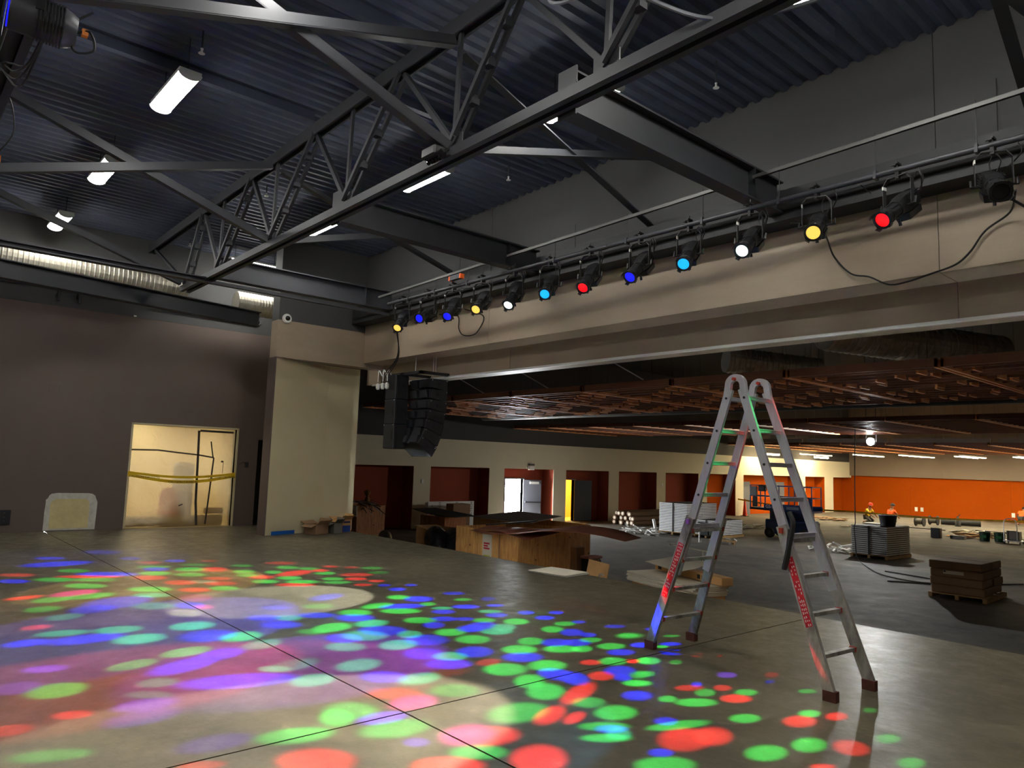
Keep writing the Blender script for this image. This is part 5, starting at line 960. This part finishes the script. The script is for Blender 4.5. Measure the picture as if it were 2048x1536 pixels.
# insulation board with print
ib = thing('insulation_board', 'white printed insulation boards leaning in the second alcove', 'board', (-25.6, 19.2, ZH))
MB().mm((-25.66, 17.95, ZH), (-25.6, 20.4, .04)).build('board', mat_white, ib); MB().mm((-25.75, 17.9, ZH), (-25.68, 20.3, .0)).build('board', mat_white, ib)
for k, y in enumerate((18.15, 18.55, 19.0, 19.45, 19.85, 20.25)): text('R-TECH', .17 if k % 2 else .11, mat_blackprint, ib, basis((0, 0, 1), (0, -1, 0), (-25.595, y, -.28)), ext=.001)
tag(MB().cbox((-24.9, 19.0, -.58), (.5, .9, 1.14), .01).build('tall_carton', mat_carddark), 'plain brown carton standing before the printed insulation boards', 'box')
tag(MB().cbox((-24.2, 20.6, -.85), (.8, .7, .6), .04).build('black_bag', mat_rubber), 'black bag on the floor right of the insulation boards', 'bag')
tag(MB().cbox((-23.4, 20.2, -.85), (.5, .5, .58), .02).build('white_bin', mat_foamwrap), 'pale bin beside the black bag in the hall', 'bin')
# carton, foil duct and card right of the crate
tag(MB().cbox((-13.0, 13.75, -.72), (.22, .3, .86), .01).build('tall_carton', mat_carddark), 'narrow brown carton standing at the right end of the front crate', 'box')
t = thing('foil_duct_box', 'open box of black and silver flexible duct right of the crate', 'box', (-12.75, 14.0, ZH))
MB().cbox((-12.75, 14.0, -.85), (.3, .5, .58), .05).build('duct_coil', mat_ductblack, t); MB().cbox((-12.75, 14.0, -.53), (.32, .52, .06), .02).build('pink_lid', mat('pink_liner', lin(196, 130, 120), .7), t); MB().bar((-12.58, 13.95, -.55), (-12.5, 13.9, -1.1), .2, .06).build('foil_edge', mat_foil, t)
tag(MB().bar((-11.3, 12.5, -1.0), (-11.25, 12.62, -.38), .62, .012, up=(0, 1, 0)).build('cardboard_sheet', mat_card), 'plain tan cardboard sheet standing behind the stage edge', 'cardboard')
# panel stack behind the ladder's left leg
stx = thing('carton_base', 'long brown cartons under the white ceiling panels behind the ladder', 'box', (-9, 12.4, ZH), math.radians(-16))
MB().cbox((0, 0, .27), (2.0, .75, .54), .01).build('carton', mat_card, stx, world=False); MB().cbox((1.35, -.02, .22), (.7, .7, .44), .01).build('carton', mat_card, stx, world=False)
for k in range(6):
    t = thing('ceiling_tile', 'white ceiling panel, %s from the bottom of the stack behind the ladder' % ORD[k], 'panel', (-9.05+.02*(k % 3), 12.4-.02*(k % 2), ZH+.545+k*.034), math.radians(-16+(k % 3)), 'stacked white ceiling panels')
    MB().cbox((0, 0, .015), (2.15, .8, .028), .004).build('sheet', mat_paper, t, world=False)
lb_ = thing('long_carton', 'long tan carton with dark printing on top of the white panels', 'box', (-8.8, 12.62, ZH+.76), math.radians(-19))
MB().cbox((0, 0, .08), (2.2, .26, .15), .006).build('carton', mat_card, lb_, world=False)
text('SWIBO', .09, mat_blackprint, lb_, LOCAL[lb_.name] @ basis((1, 0, 0), (0, 0, 1), (.62, -.132, .08)), ext=.001)
MB().mm((-.98, -.134, .03), (-.86, -.13, .13)).build('logo_print', mat_blackprint, lb_, world=False); MB().mm((.36, -.134, .04), (.45, -.13, .12)).build('logo_print', mat_blackprint, lb_, world=False)
wt = thing('white_tray', 'white folded sheet with a wire handle on the long tan carton', 'tray', (-9.0, 12.5, ZH+.93), math.radians(-16))
MB().add([(-.75, -.3, .03), (.5, -.42, .0), (.62, -.05, .08), (.5, .35, .16), (-.5, .35, .16), (-.75, -.3, .036), (.5, -.42, .006), (.62, -.05, .086), (.5, .35, .166), (-.5, .35, .166)], [(0,1,2,3,4), (9,8,7,6,5), (0,5,6,1), (1,6,7,2), (2,7,8,3), (3,8,9,4), (4,9,5,0)]).build('sheet', mat_paper, wt, world=False)
MB().bar((-.7, .3, .38), (.75, .2, .38), .03, .02).tube([(-.4, .3, .16), (-.4, .3, .38)], .01, 5).tube([(.4, .25, .16), (.4, .25, .38)], .01, 5).build('handle', mat_paper, wt, world=False)

# ================================================================== HALL: CARTON STACKS
def pallet(x, y, rz, w, d, label, h=.13):
    t = thing('wood_pallet', label, 'pallet', (x, y, ZH), rz)
    for k in range(5): MB().box((0, -d/2+.05+(d-.1)*k/4, h-.011), (w, .1, .022)).build('deck_board', mat_pallet, t, world=False)
    for k in range(3): MB().box((-w/2+.05+(w-.1)*k/2, 0, h/2), (.09, d, h-.024)).build('stringer', mat_pallet, t, world=False)
    return t
def carton_mesh(w, d, h):
    b = MB(); b.box((0, 0, h*.56), (w, d, h*.66)); b.box((0, 0, h*.5), (w-.04, d-.04, h)); return b
def stack(x, y, rz, nx, ny, layers, w, d, h, label, group, mt, z0=.13, strap=True):
    me = carton_mesh(w-.012, d-.012, h-.004).mesh('tile_carton', mt); me.materials.append(mat_gap_shade)
    for p_ in me.polygons[6:]: p_.material_index = 1
    M0 = Matrix.Translation((x, y, ZH+z0)) @ Matrix.Rotation(rz, 4, 'Z')
    for l_ in range(layers):
        for i in range(nx):
            for j in range(ny):
                o = bpy.data.objects.new('tile_carton', me); COL.objects.link(o)
                o.location = M0 @ Vector(((i-(nx-1)/2)*w+random.uniform(-.004, .004), (j-(ny-1)/2)*d, l_*h)); o.rotation_euler = (0, 0, rz+random.uniform(-.01, .01)); tag(o, '%s, layer %s from the floor, %s %s' % (label, ORD2[l_], ['left', 'right'][i], ['front', 'rear'][j]), 'carton', group)
    if strap:
        t = thing('strapping', 'black strap around '+group, 'strap', (x, y, ZH+z0), rz); H_ = layers*h+.004
        for s in (-1, 1): MB().mm((-.03, s*(ny*d/2+.006)-.003, 0), (.03, s*(ny*d/2+.006)+.003, H_)).build('band', mat_rubber, t, world=False)
        MB().mm((-.03, -ny*d/2, H_), (.03, ny*d/2, H_+.004)).build('band', mat_rubber, t, world=False)
rz = math.radians(3)
pallet(-20.0, 28.4, rz, 1.45, 2.6, 'low pallet under the tall white carton stack')
stack(-20.0, 28.4, rz, 2, 2, 18, .72, 1.25, .070, 'white carton of the tall stack', 'the tall white carton stack', mat_tilewhite)
pallet(-18.4, 28.4, rz, 1.2, 2.2, 'low pallet under the short white carton stack')
stack(-18.4, 28.4, rz, 2, 2, 9, .56, 1.05, .070, 'white carton of the short stack', 'the short white carton stack', mat_tilewhite)
rz = math.radians(-2)
pallet(-11.3, 27.75, rz, 1.3, 1.9, 'pallet under the grey carton stack with the black tub')
stack(-11.3, 27.75, rz, 2, 2, 14, .63, .92, .071, 'grey-white carton below the black tub', 'the grey-white carton stack', mat('grey_carton', lin(214, 214, 212), .55, var=.05, scale=4))
tb = thing('black_tub', 'black plastic tub on the grey-white carton stack', 'tub', (-10.98, 27.6, 0)); MB().lathe([(.24, 0), (.30, .36), (.32, .38), (.28, .38), (.22, .02)], 18, Matrix.Translation((-10.98, 27.6, -.02)), cap=True).build('body', mat_blackplastic, tb, smooth=True)
tag(MB().cbox((-11.5, 28.1, .0), (.9, .7, .03), .008).build('paper_pile', mat_paper), 'loose pale paper lying on the grey-white carton stack', 'paper')
rzF = math.radians(2)
pallet(-6.4, 20.75, rzF, 1.25, 1.75, 'wooden pallet under the brown cartons at right')
me = MB().cbox((0, 0, .095), (1.14, .82, .184), .022).mesh('brown_carton', mat_carddark)
for l_ in range(4):
    for j in range(2):
        o = bpy.data.objects.new('brown_carton', me); COL.objects.link(o); o.location = Matrix.Translation((-6.42, 20.75, ZH+.13)) @ Matrix.Rotation(rzF, 4, 'Z') @ Vector((random.uniform(-.02, .02), (j-.5)*.84, l_*.192)); o.rotation_euler = (0, 0, rzF)
        tag(o, 'brown carton in the %s layer, %s row of the right-hand pallet' % (['bottom', 'second', 'third', 'top'][l_], ['front', 'rear'][j]), 'carton', 'brown cartons on the right-hand pallet')
        if l_ == 2 and j == 0:
            LOCAL[o.name] = Matrix.Translation(o.location) @ Matrix.Rotation(rzF, 4, 'Z')
            MB().mm((-.28, -.42, .08), (.16, -.412, .16)).build('shipping_label', mat_paper, o, world=False); MB().mm((-.27, -.423, .12), (-.22, -.419, .155)).build('label_logo', mat_blackprint, o, world=False)
# foam scraps
def scraps(cx, cy, n, label, sx=1.0):
    t = thing('foam_scraps', label, 'scraps', (cx, cy, ZH))
    for k in range(n):
        a = random.random()*6.28; q = random.random(); p = Vector((cx+sx*1.1*(random.random()-.5)*2, cy+random.uniform(-.5, .5), ZH+.04+.30*q*random.random()))
        d = Vector((math.cos(a), math.sin(a), random.uniform(-.3, .5)))*random.uniform(.12, .38)
        MB().bar(p-d*.5, p+d, random.uniform(.05, .14), random.uniform(.02, .06)).build('foam_strip', mat_foamwrap, t)
scraps(-20.9, 26.2, 40, 'white foam strips heaped at the foot of the tall carton stack', .8)
tag(MB().bar((-20.9, 27.2, ZH+.1), (-20.95, 27.1, -.55), .1, .1).build('foam_post', mat_foamwrap), 'upright white foam strip leaning on the tall carton stack', 'foam')
scraps(-12.9, 27.7, 38, 'crumpled white foam heap left of the grey-white carton stack', .75)
scraps(-16.0, 26.0, 3, 'few scraps on the floor before the scissor lift', .4)
# rolled tubes at the alcove
for k in range(15):
    r_, c_ = divmod(k, 5); y0 = 29.0+random.uniform(-.15, .15); xx = -24.9+c_*.27+(r_ % 2)*.13; zz = ZH+.13+r_*.22
    t = thing('carpet_tube', 'brown tube with pale end, %s of the pile by the fourth alcove' % (ORD[k] if k < 13 else ['fourteenth', 'fifteenth'][k-13]), 'tube', (xx, y0, zz), 0, 'tubes piled by the fourth alcove')
    MB().tube([(xx, y0, zz), (xx, y0+4.0, zz)], .125, 10).build('tube', mat('tube_brown', lin(104, 78, 56), .8), t); MB().tube([(xx, y0-.01, zz), (xx, y0, zz)], .075, 10).build('core', mat_paper, t)
# ================================================================== SCISSOR LIFT
sl = thing('scissor_lift', 'dark blue scissor lift parked beyond the ladder', 'scissor lift', (-16.5, 31.2, ZH), math.radians(4))
B_ = lambda lo, hi, nm, mt, p=None: MB().mm(lo, hi).build(nm, mt, p or sl, world=False)
ch_ = MB().cbox((0, .0, .50), (2.0, 1.1, .62), .05).build('chassis', mat_blue, sl, world=False)
for x in (-.78, .78):
    for y in (-.5, .5):
        wv = MB().lathe([(.2, -.08), (.23, -.05), (.23, .05), (.2, .08)], 18, Matrix.Translation((x, y*1.04, .23)) @ Matrix.Rotation(math.pi/2, 4, 'X')).build('wheel', mat_rubber, sl, smooth=True, world=False)
        MB().lathe([(.09, -.09), (.09, .09)], 12, Matrix.Translation((x, y*1.04, .23)) @ Matrix.Rotation(math.pi/2, 4, 'X')).build('hub', mat_steel, wv, world=False)
for k in range(4):
    for s in (-1, 1):
        MB().bar((-.85, s*.35, .82+.08*k), (.85, s*.35, .90+.08*k), .04, .07).bar((-.85, s*.35, .90+.08*k), (.85, s*.35, .82+.08*k), .04, .07).build('scissor_arm', mat_blue, sl, world=False)
B_((-1.05, -.52, 1.18), (1.15, .52, 1.26), 'platform_deck', mat_blue); B_((-1.75, -.48, 1.19), (-1.05, .48, 1.29), 'extension_deck', mat_blue)
MB().mm((-1.05, -.53, 1.26), (1.15, -.51, 1.44)).mm((-1.05, .51, 1.26), (1.15, .53, 1.44)).build('toe_board', mat_blue, sl, world=False)
for x in (-1.0, -.35, .35, 1.1):
    for y in (-.5, .5): MB().bar((x, y, 1.26), (x, y, 2.28), .04, .04).build('rail_post', mat_blue, sl, world=False)
for y in (-.5, .5):
    for z in (1.8, 2.28): MB().bar((-1.72, y, z), (1.12, y, z), .035, .035).build('guard_rail', mat_blue, sl, world=False)
for z in (1.8, 2.28): MB().bar((1.1, -.5, z), (1.1, .5, z), .035, .035).bar((-1.7, -.5, z), (-1.7, .5, z), .035, .035).build('guard_rail', mat_blue, sl, world=False)
for y in (-.5, .5): MB().bar((-1.7, y, 1.26), (-1.7, y, 2.28), .04, .04).build('rail_post', mat_blue, sl, world=False)
B_((.55, -.54, 1.26), (.72, -.5, 1.8), 'entry_gate', mat_blue); B_((.98, -.54, 1.26), (1.14, -.5, 1.8), 'entry_gate', mat_blue)
cb_ = MB().cbox((-1.5, -.56, 2.02), (.3, .14, .42), .02).build('control_box', mat('control_grey', lin(92, 94, 96), .5), sl, world=False); MB().cbox((-1.15, -.45, 2.16), (.32, .25, .28), .03).build('joystick_unit', mat_black, sl, world=False)
MB().cbox((-1.45, -.56, 1.55), (.22, .1, .46), .02).build('document_box', mat_black, sl, world=False); MB().cbox((1.02, 0, .5), (.1, .9, .5), .03).build('battery_cover', mat_black, sl, world=False)
for k in range(7): MB().box((-1.68+.1*k, -.485, 1.24), (.04, .008, .06), Matrix()).build('hazard_mark', mat_steel, sl, world=False)
text('GS-26', .2, mat_whiteprint, sl, LOCAL[sl.name] @ basis((1, 0, 0), (0, 0, 1), (-.72, -.536, 1.36)), ext=.001)
B_((.0, -.538, 1.28), (.75, -.532, 1.40), 'decal', mat('decal_grey', lin(110, 124, 140), .5))
cn = thing('traffic_cone', 'orange traffic cone beside the pier at the far alcoves', 'cone', (-26.0, 43.1, ZH)); MB().box((-26, 43.1, ZH+.02), (.38, .38, .04)).build('base', mat_rubber, cn); MB().lathe([(.15, .04), (.04, 1.1), (.02, 1.12)], 14, Matrix.Translation((-26, 43.1, ZH))).build('cone', mat('cone_orange', lin(226, 60, 22), .5), cn, smooth=True)
gb = thing('trash_bin', 'dark wheeled bin with pale legs between the carton stacks and the ladder', 'bin', (-17.2, 25.6, ZH)); MB().cbox((-17.15, 25.6, -.62), (.42, .36, .5), .04).build('bin', mat('bin_green', lin(44, 56, 54), .5), gb); MB().tube([(-17.4, 25.5, ZH), (-17.4, 25.5, -.4)], .04, 8).build('post', mat_white, gb); MB().bar((-17.45, 25.45, -.36), (-17.0, 25.45, -.36), .06, .05).build('rim', mat_black, gb)
# barrier tape through the hall
bt = thing('barrier_tape', 'long yellow barrier tape strung across the hall floor', 'tape', (-17, 44, -.3))
P = curve_pts([(-26.2, 42.6, -.06), (-22.5, 42.6, -.38), (-19, 42.8, -.36), (-15, 43.2, -.42), (-10.7, 43.2, -.28), (-6, 43.4, -.2)], 10)
ribbon(P, .09, mat_yellow, bt)
for k in range(2, len(P)-2, 2): text('CAUTION', .08, mat_blackprint, bt, basis(P[k+1]-P[k], (0, 0, 1), (P[k]+P[k+1])/2+Vector((0, -.006, 0))), ext=.0005)
# far floor clutter
def spool(x, y, label):
    t = thing('cable_spool', label, 'spool', (x, y, ZH)); m = Matrix.Translation((x, y, ZH+.28)) @ Matrix.Rotation(math.pi/2, 4, 'Y')
    MB().lathe([(.17, -.2), (.17, .2)], 14, m).build('drum', mat_greyroll, t, smooth=True)
    for s in (-.22, .22): MB().lathe([(.28, s-.02), (.28, s+.02)], 18, m).build('flange', mat_steel_dark, t)
spool(-17.0, 47.3, 'left of two cable spools on the far floor'); spool(-17.0, 49.5, 'right of two cable spools on the far floor, nearer the orange wall')
tag(MB().tube([(-16.9, 50.4, ZH+.2), (-14.9, 51.0, ZH+.2)], .18, 12).build('dark_roll', mat_rubber, smooth=True), 'long dark roll lying before the orange wall', 'roll')
sp_ = thing('sprayer', 'small dark sprayer bottle standing before the orange wall', 'sprayer', (-15.8, 49.9, ZH)); MB().lathe([(.16, 0), (.16, .4), (.06, .52), (.06, .6)], 12, Matrix.Translation((-15.8, 49.9, ZH))).build('tank', mat_black, sp_, smooth=True); MB().tube([(-15.8, 49.9, ZH+.6), (-15.65, 49.9, ZH+.75)], .02, 5).build('wand', mat_black, sp_)
tag(MB().cbox((-13.4, 39.3, ZH+.24), (.42, .3, .48), .02).build('black_box', mat_black), 'lone black box standing on the bare hall floor', 'box')
def bucket(x, y, label):
    t = thing('bucket', label, 'bucket', (x, y, ZH)); MB().lathe([(.2, 0), (.24, .42), (.255, .43), (.22, .43), (.19, .02)], 16, Matrix.Translation((x, y, ZH))).build('pail', mat_green, t, smooth=True); MB().box((x+.02, y-.235, ZH+.22), (.22, .02, .12)).build('label', mat('bucket_label', lin(30, 110, 50), .6), t)
bucket(-11.55, 40.0, 'left of two dark green buckets at the right'); bucket(-11.0, 40.2, 'right of two dark green buckets, nearer the hand cart')
hc = thing('hand_cart', 'chrome folding hand cart holding a grey bin', 'cart', (-10.35, 39.6, ZH))
MB().tube(curve_pts([(-10.6, 39.4, ZH+.1), (-10.6, 39.4, ZH+.9), (-10.5, 39.4, ZH+1.12), (-10.2, 39.4, ZH+1.12), (-10.1, 39.4, ZH+.9), (-10.1, 39.4, ZH+.1)], 5), .02, 6).build('handle', mat_alu, hc); MB().cbox((-10.3, 39.75, ZH+.38), (.5, .45, .42), .03).build('bin', mat_greyroll, hc); MB().mm((-10.65, 39.4, ZH+.12), (-9.95, 40.1, ZH+.16)).build('deck', mat_alu, hc)
for x in (-10.6, -10.0):
    for y in (39.45, 40.0): MB().lathe([(.06, -.02), (.06, .02)], 10, Matrix.Translation((x, y, ZH+.06)) @ Matrix.Rotation(math.pi/2, 4, 'Y')).build('wheel', mat_rubber, hc)
def litter(cx, cy, n, mt, label, sx, sy, nm='paper_debris'):
    t = thing(nm, label, 'debris', (cx, cy, ZH))
    for k in range(n):
        p = Vector((cx+random.uniform(-sx, sx), cy+random.uniform(-sy, sy), ZH+.02+.03*k/n)); a = random.random()*3
        MB().add([tuple(p+Vector((math.cos(a+q)*random.uniform(.2, .5), math.sin(a+q)*random.uniform(.2, .5), random.uniform(0, .16)))) for q in (0, 1.5, 3.0, 4.6)] + [tuple(p+Vector((0, 0, -.012)))], [(0,1,2,3), (0,4,1), (1,4,2), (2,4,3), (3,4,0)]).build('scrap', mt, t)
litter(-13.0, 43.5, 16, mat_paper, 'heap of torn pale paper on the floor behind the green buckets', 1.1, 1.5)
litter(-12.3, 41.5, 12, mat_card, 'flattened tan cardboard on the floor left of the green buckets', 1.0, .9, 'cardboard_debris')
litter(-9.2, 42.5, 12, mat_paper, 'torn white paper beyond the hand cart at the right edge', 1.0, 1.2)
litter(-22.3, 46.2, 16, mat_carddark, 'collapsed brown boards and paper at the right of the scissor lift', 1.3, 1.0, 'board_debris')
litter(-17.6, 40.6, 10, mat_paper, 'white scraps on the floor beyond the grey-white cartons', .9, .5)
litter(-20.6, 34.5, 10, mat_paper, 'few white scraps on the bare floor left of the scissor lift', .8, .6)
tag(MB().mm((-12.9, 39.6, ZH), (-12.3, 39.95, ZH+.16)).build('grey_block', mat_greyroll), 'grey block on the floor left of the green buckets', 'block')
tag(MB().mm((-18.4, 45.0, ZH), (-14.9, 45.08, ZH+.05)).build('floor_batten', mat_steel_dark), 'thin dark batten lying on the far floor', 'batten')
tag(MB().mm((-13.9, 46.6, ZH), (-12.2, 46.75, ZH+.08)).build('floor_batten', mat_steel_dark), 'short dark batten lying beyond the torn paper', 'batten')
tag(MB().cbox((-7.9, 40.2, ZH+.2), (1.0, .6, .4), .01).build('low_carton', mat_carddark), 'low brown carton at the right edge beyond the hand cart', 'box')
tag(MB().mm((-17.3, 26.0, ZH+.08), (-16.2, 26.2, ZH+.14)).mm((-17.3, 26.05, ZH), (-17.2, 26.15, ZH+.1)).mm((-16.3, 26.05, ZH), (-16.2, 26.15, ZH+.1)).build('floor_trestle', mat_pallet), 'low wooden batten on blocks before the scissor lift', 'batten')
# wall fittings in the hall
sgn = thing('exit_light', 'white emergency light fitting above the bright doorway', 'emergency light', (-26.38, 24.45, 1.63)); MB().cbox((-26.33, 24.45, 1.56), (.14, .34, .2), .02).build('housing', mat_white, sgn); MB().mm((-26.4, 24.3, 1.68), (-26.25, 24.6, 1.76)).build('cap', mat_steel_dark, sgn)
for x, y, z, lb in ((-27.18, 23.1, -.05, 'white switch plate left of the bright doorway'), (-27.18, 25.75, -.7, 'white outlet plate right of the bright doorway'), (-26.38, 18.15, .85, 'pale thermostat plate on the pier left of the second alcove'), (-26.38, 34.9, .8, 'pale plate on the pier right of the fifth alcove'), (-27.18, 42.2, -.7, 'white outlet in the seventh alcove'), (-26.38, 51.3, .5, 'small plate on the pier near the lift rail')):
    tag(MB().cbox((x, y, z), (.02, .12, .18), .004).build('wall_plate', mat_white), lb, 'wall plate')
for x, lb in ((-21.6, 'left outlet plate on the orange wall behind the workers'), (-21.2, 'right outlet plate on the orange wall behind the workers'), (-15.4, 'left of two outlet plates on the orange wall by the bending worker'), (-15.05, 'right of two outlet plates on the orange wall by the bending worker')):
    tag(MB().cbox((x, 59.45, -.66), (.2, .02, .3), .004).build('wall_plate', mat_white), lb, 'wall plate')

# ================================================================== PEOPLE (kneeling and bending floor workers)
def skin_mesh(name, pts, edges, radii, mt, parent, levels=2):
    me = bpy.data.meshes.new(name); me.from_pydata([tuple(p) for p in pts], edges, []); o = bpy.data.objects.new(name, me); COL.objects.link(o)
    md = o.modifiers.new('skin', 'SKIN'); md.use_smooth_shade = True
    for i, r in enumerate(radii): me.skin_vertices[0].data[i].radius = (r, r) if not isinstance(r, tuple) else r
    me.skin_vertices[0].data[0].use_root = True
    sd = o.modifiers.new('sub', 'SUBSURF'); sd.levels = levels; sd.render_levels = levels
    me.materials.append(mt); o.parent = parent
    return o
def person(loc, rz, label, J, shirt, hat, sleeve=None):
    t = thing('person', label, 'person', loc, rz)
    V = {k: Vector(v) for k, v in J.items()}
    names = ['pelvis', 'belly', 'chest', 'neck', 'headb', 'headt', 'sl', 'el', 'wl', 'hl', 'sr', 'er', 'wr', 'hr', 'hipl', 'kl', 'al', 'tl', 'hipr', 'kr', 'ar', 'tr']
    E = [('pelvis','belly'), ('belly','chest'), ('chest','neck'), ('neck','headb'), ('headb','headt'), ('chest','sl'), ('sl','el'), ('el','wl'), ('wl','hl'), ('chest','sr'), ('sr','er'), ('er','wr'), ('wr','hr'), ('pelvis','hipl'), ('hipl','kl'), ('kl','al'), ('al','tl'), ('pelvis','hipr'), ('hipr','kr'), ('kr','ar'), ('ar','tr')]
    R = {'pelvis': .13, 'belly': .13, 'chest': .14, 'neck': .055, 'headb': .085, 'headt': .09, 'sl': .065, 'sr': .065, 'el': .045, 'er': .045, 'wl': .032, 'wr': .032, 'hl': .038, 'hr': .038, 'hipl': .09, 'hipr': .09, 'kl': .062, 'kr': .062, 'al': .042, 'ar': .042, 'tl': .045, 'tr': .045}
    ix = {n_: i for i, n_ in enumerate(names)}
    skin_mesh('body', [V[n_] for n_ in names], [(ix[a], ix[c]) for a, c in E], [R[n_] for n_ in names], mat_skin, t)
    def sub_(nm, keys, ed, k, mt): 
        j = {n_: i for i, n_ in enumerate(keys)}; skin_mesh(nm, [V[n_] for n_ in keys], [(j[a], j[c]) for a, c in ed], [R[n_]*k+.012 for n_ in keys], mt, t)
    V['ml'] = V['sl'].lerp(V['el'], .7); V['mr'] = V['sr'].lerp(V['er'], .7); R['ml'] = R['mr'] = .055
    sub_('shirt', ['belly', 'pelvis', 'chest', 'sl', 'ml', 'sr', 'mr'], [('belly','pelvis'), ('belly','chest'), ('chest','sl'), ('sl','ml'), ('chest','sr'), ('sr','mr')], 1.08, shirt)
    V['shl'] = V['kl'].lerp(V['al'], .9); V['shr'] = V['kr'].lerp(V['ar'], .9); R['shl'] = R['shr'] = .046
    sub_('trousers', ['pelvis', 'hipl', 'kl', 'shl', 'hipr', 'kr', 'shr'], [('pelvis','hipl'), ('hipl','kl'), ('kl','shl'), ('pelvis','hipr'), ('hipr','kr'), ('kr','shr')], 1.06, mat_denim)
    hd_ = (V['headt']-V['headb']).normalized(); mH = (hd_.to_track_quat('Z', 'Y')).to_matrix().to_4x4(); mH.translation = V['headt']
    if hat: MB().lathe([(.15, -.01), (.13, 0), (.125, .05), (.09, .11), (.02, .135)], 14, mH).build('hat', hat, t, smooth=True, world=False)
    f_ = Vector((0, -1, 0)); c_ = V['headb'].lerp(V['headt'], .5); sd_ = Vector((1, 0, 0))
    MB().lathe([(.014, 0), (.01, .03)], 6, Matrix.Translation(c_+f_*.10)).build('nose', mat_skin, t, world=False)
    for s in (-1, 1):
        MB().lathe([(.001, 0), (.012, .006), (.001, .012)], 8, Matrix.Translation(c_+f_*.092+sd_*(s*.035)+Vector((0, 0, .035)))).build('eye', mat_hair, t, world=False)
        MB().box(c_+sd_*(s*.105), (.02, .03, .06)).build('ear', mat_skin, t, world=False)
        V_ = V['hl'] if s < 0 else V['hr']
        for k in range(5): MB().tube([V_+Vector(((k-2)*.018, -.01, 0)), V_+Vector(((k-2)*.024, -.05, -.02)), V_+Vector(((k-2)*.026, -.07, -.05))], .009, 5).build('finger', mat_skin, t, world=False)
    MB().box(c_+f_*.098+Vector((0, 0, -.045)), (.05, .008, .01)).build('mouth', mat_hat, t, world=False)
    return t
kneel = dict(pelvis=(0, .12, .34), belly=(0, .06, .52), chest=(0, -.04, .74), neck=(0, -.10, .90), headb=(0, -.14, .99), headt=(0, -.17, 1.10), sl=(-.19, -.05, .80), el=(-.26, -.22, .58), wl=(-.18, -.42, .42), hl=(-.16, -.48, .36), sr=(.19, -.05, .80), er=(.26, -.22, .58), wr=(.18, -.42, .42), hr=(.16, -.48, .36),
             hipl=(-.1, .10, .32), kl=(-.14, -.28, .12), al=(-.13, .16, .07), tl=(-.13, .30, .05), hipr=(.1, .10, .32), kr=(.14, -.28, .12), ar=(.13, .16, .07), tr=(.13, .30, .05))
bend = dict(pelvis=(0, .05, .52), belly=(0, -.06, .66), chest=(0, -.24, .82), neck=(0, -.36, .92), headb=(0, -.42, .97), headt=(0, -.48, 1.06), sl=(-.19, -.24, .86), el=(-.34, -.28, .66), wl=(-.26, -.46, .50), hl=(-.24, -.52, .44), sr=(.19, -.24, .86), er=(.34, -.28, .66), wr=(.26, -.46, .50), hr=(.24, -.52, .44),
            hipl=(-.11, .05, .48), kl=(-.2, -.24, .44), al=(-.2, .06, .09), tl=(-.2, -.12, .05), hipr=(.11, .05, .48), kr=(.2, -.24, .44), ar=(.2, .06, .09), tr=(.2, -.12, .05))
person((-19.8, 46.9, ZH), math.radians(75), 'kneeling worker in yellow shirt and red hat facing right', kneel, mat_hivis, mat_hat)
person((-18.75, 47.6, ZH), math.radians(165), 'kneeling worker in orange shirt and dark cap behind the carton stack', kneel, mat_hivisorange, mat_hair)
person((-14.15, 56.3, ZH), math.radians(170), 'crouching worker in orange shirt at the right edge before the orange wall', bend, mat_hivisorange, mat_hair)
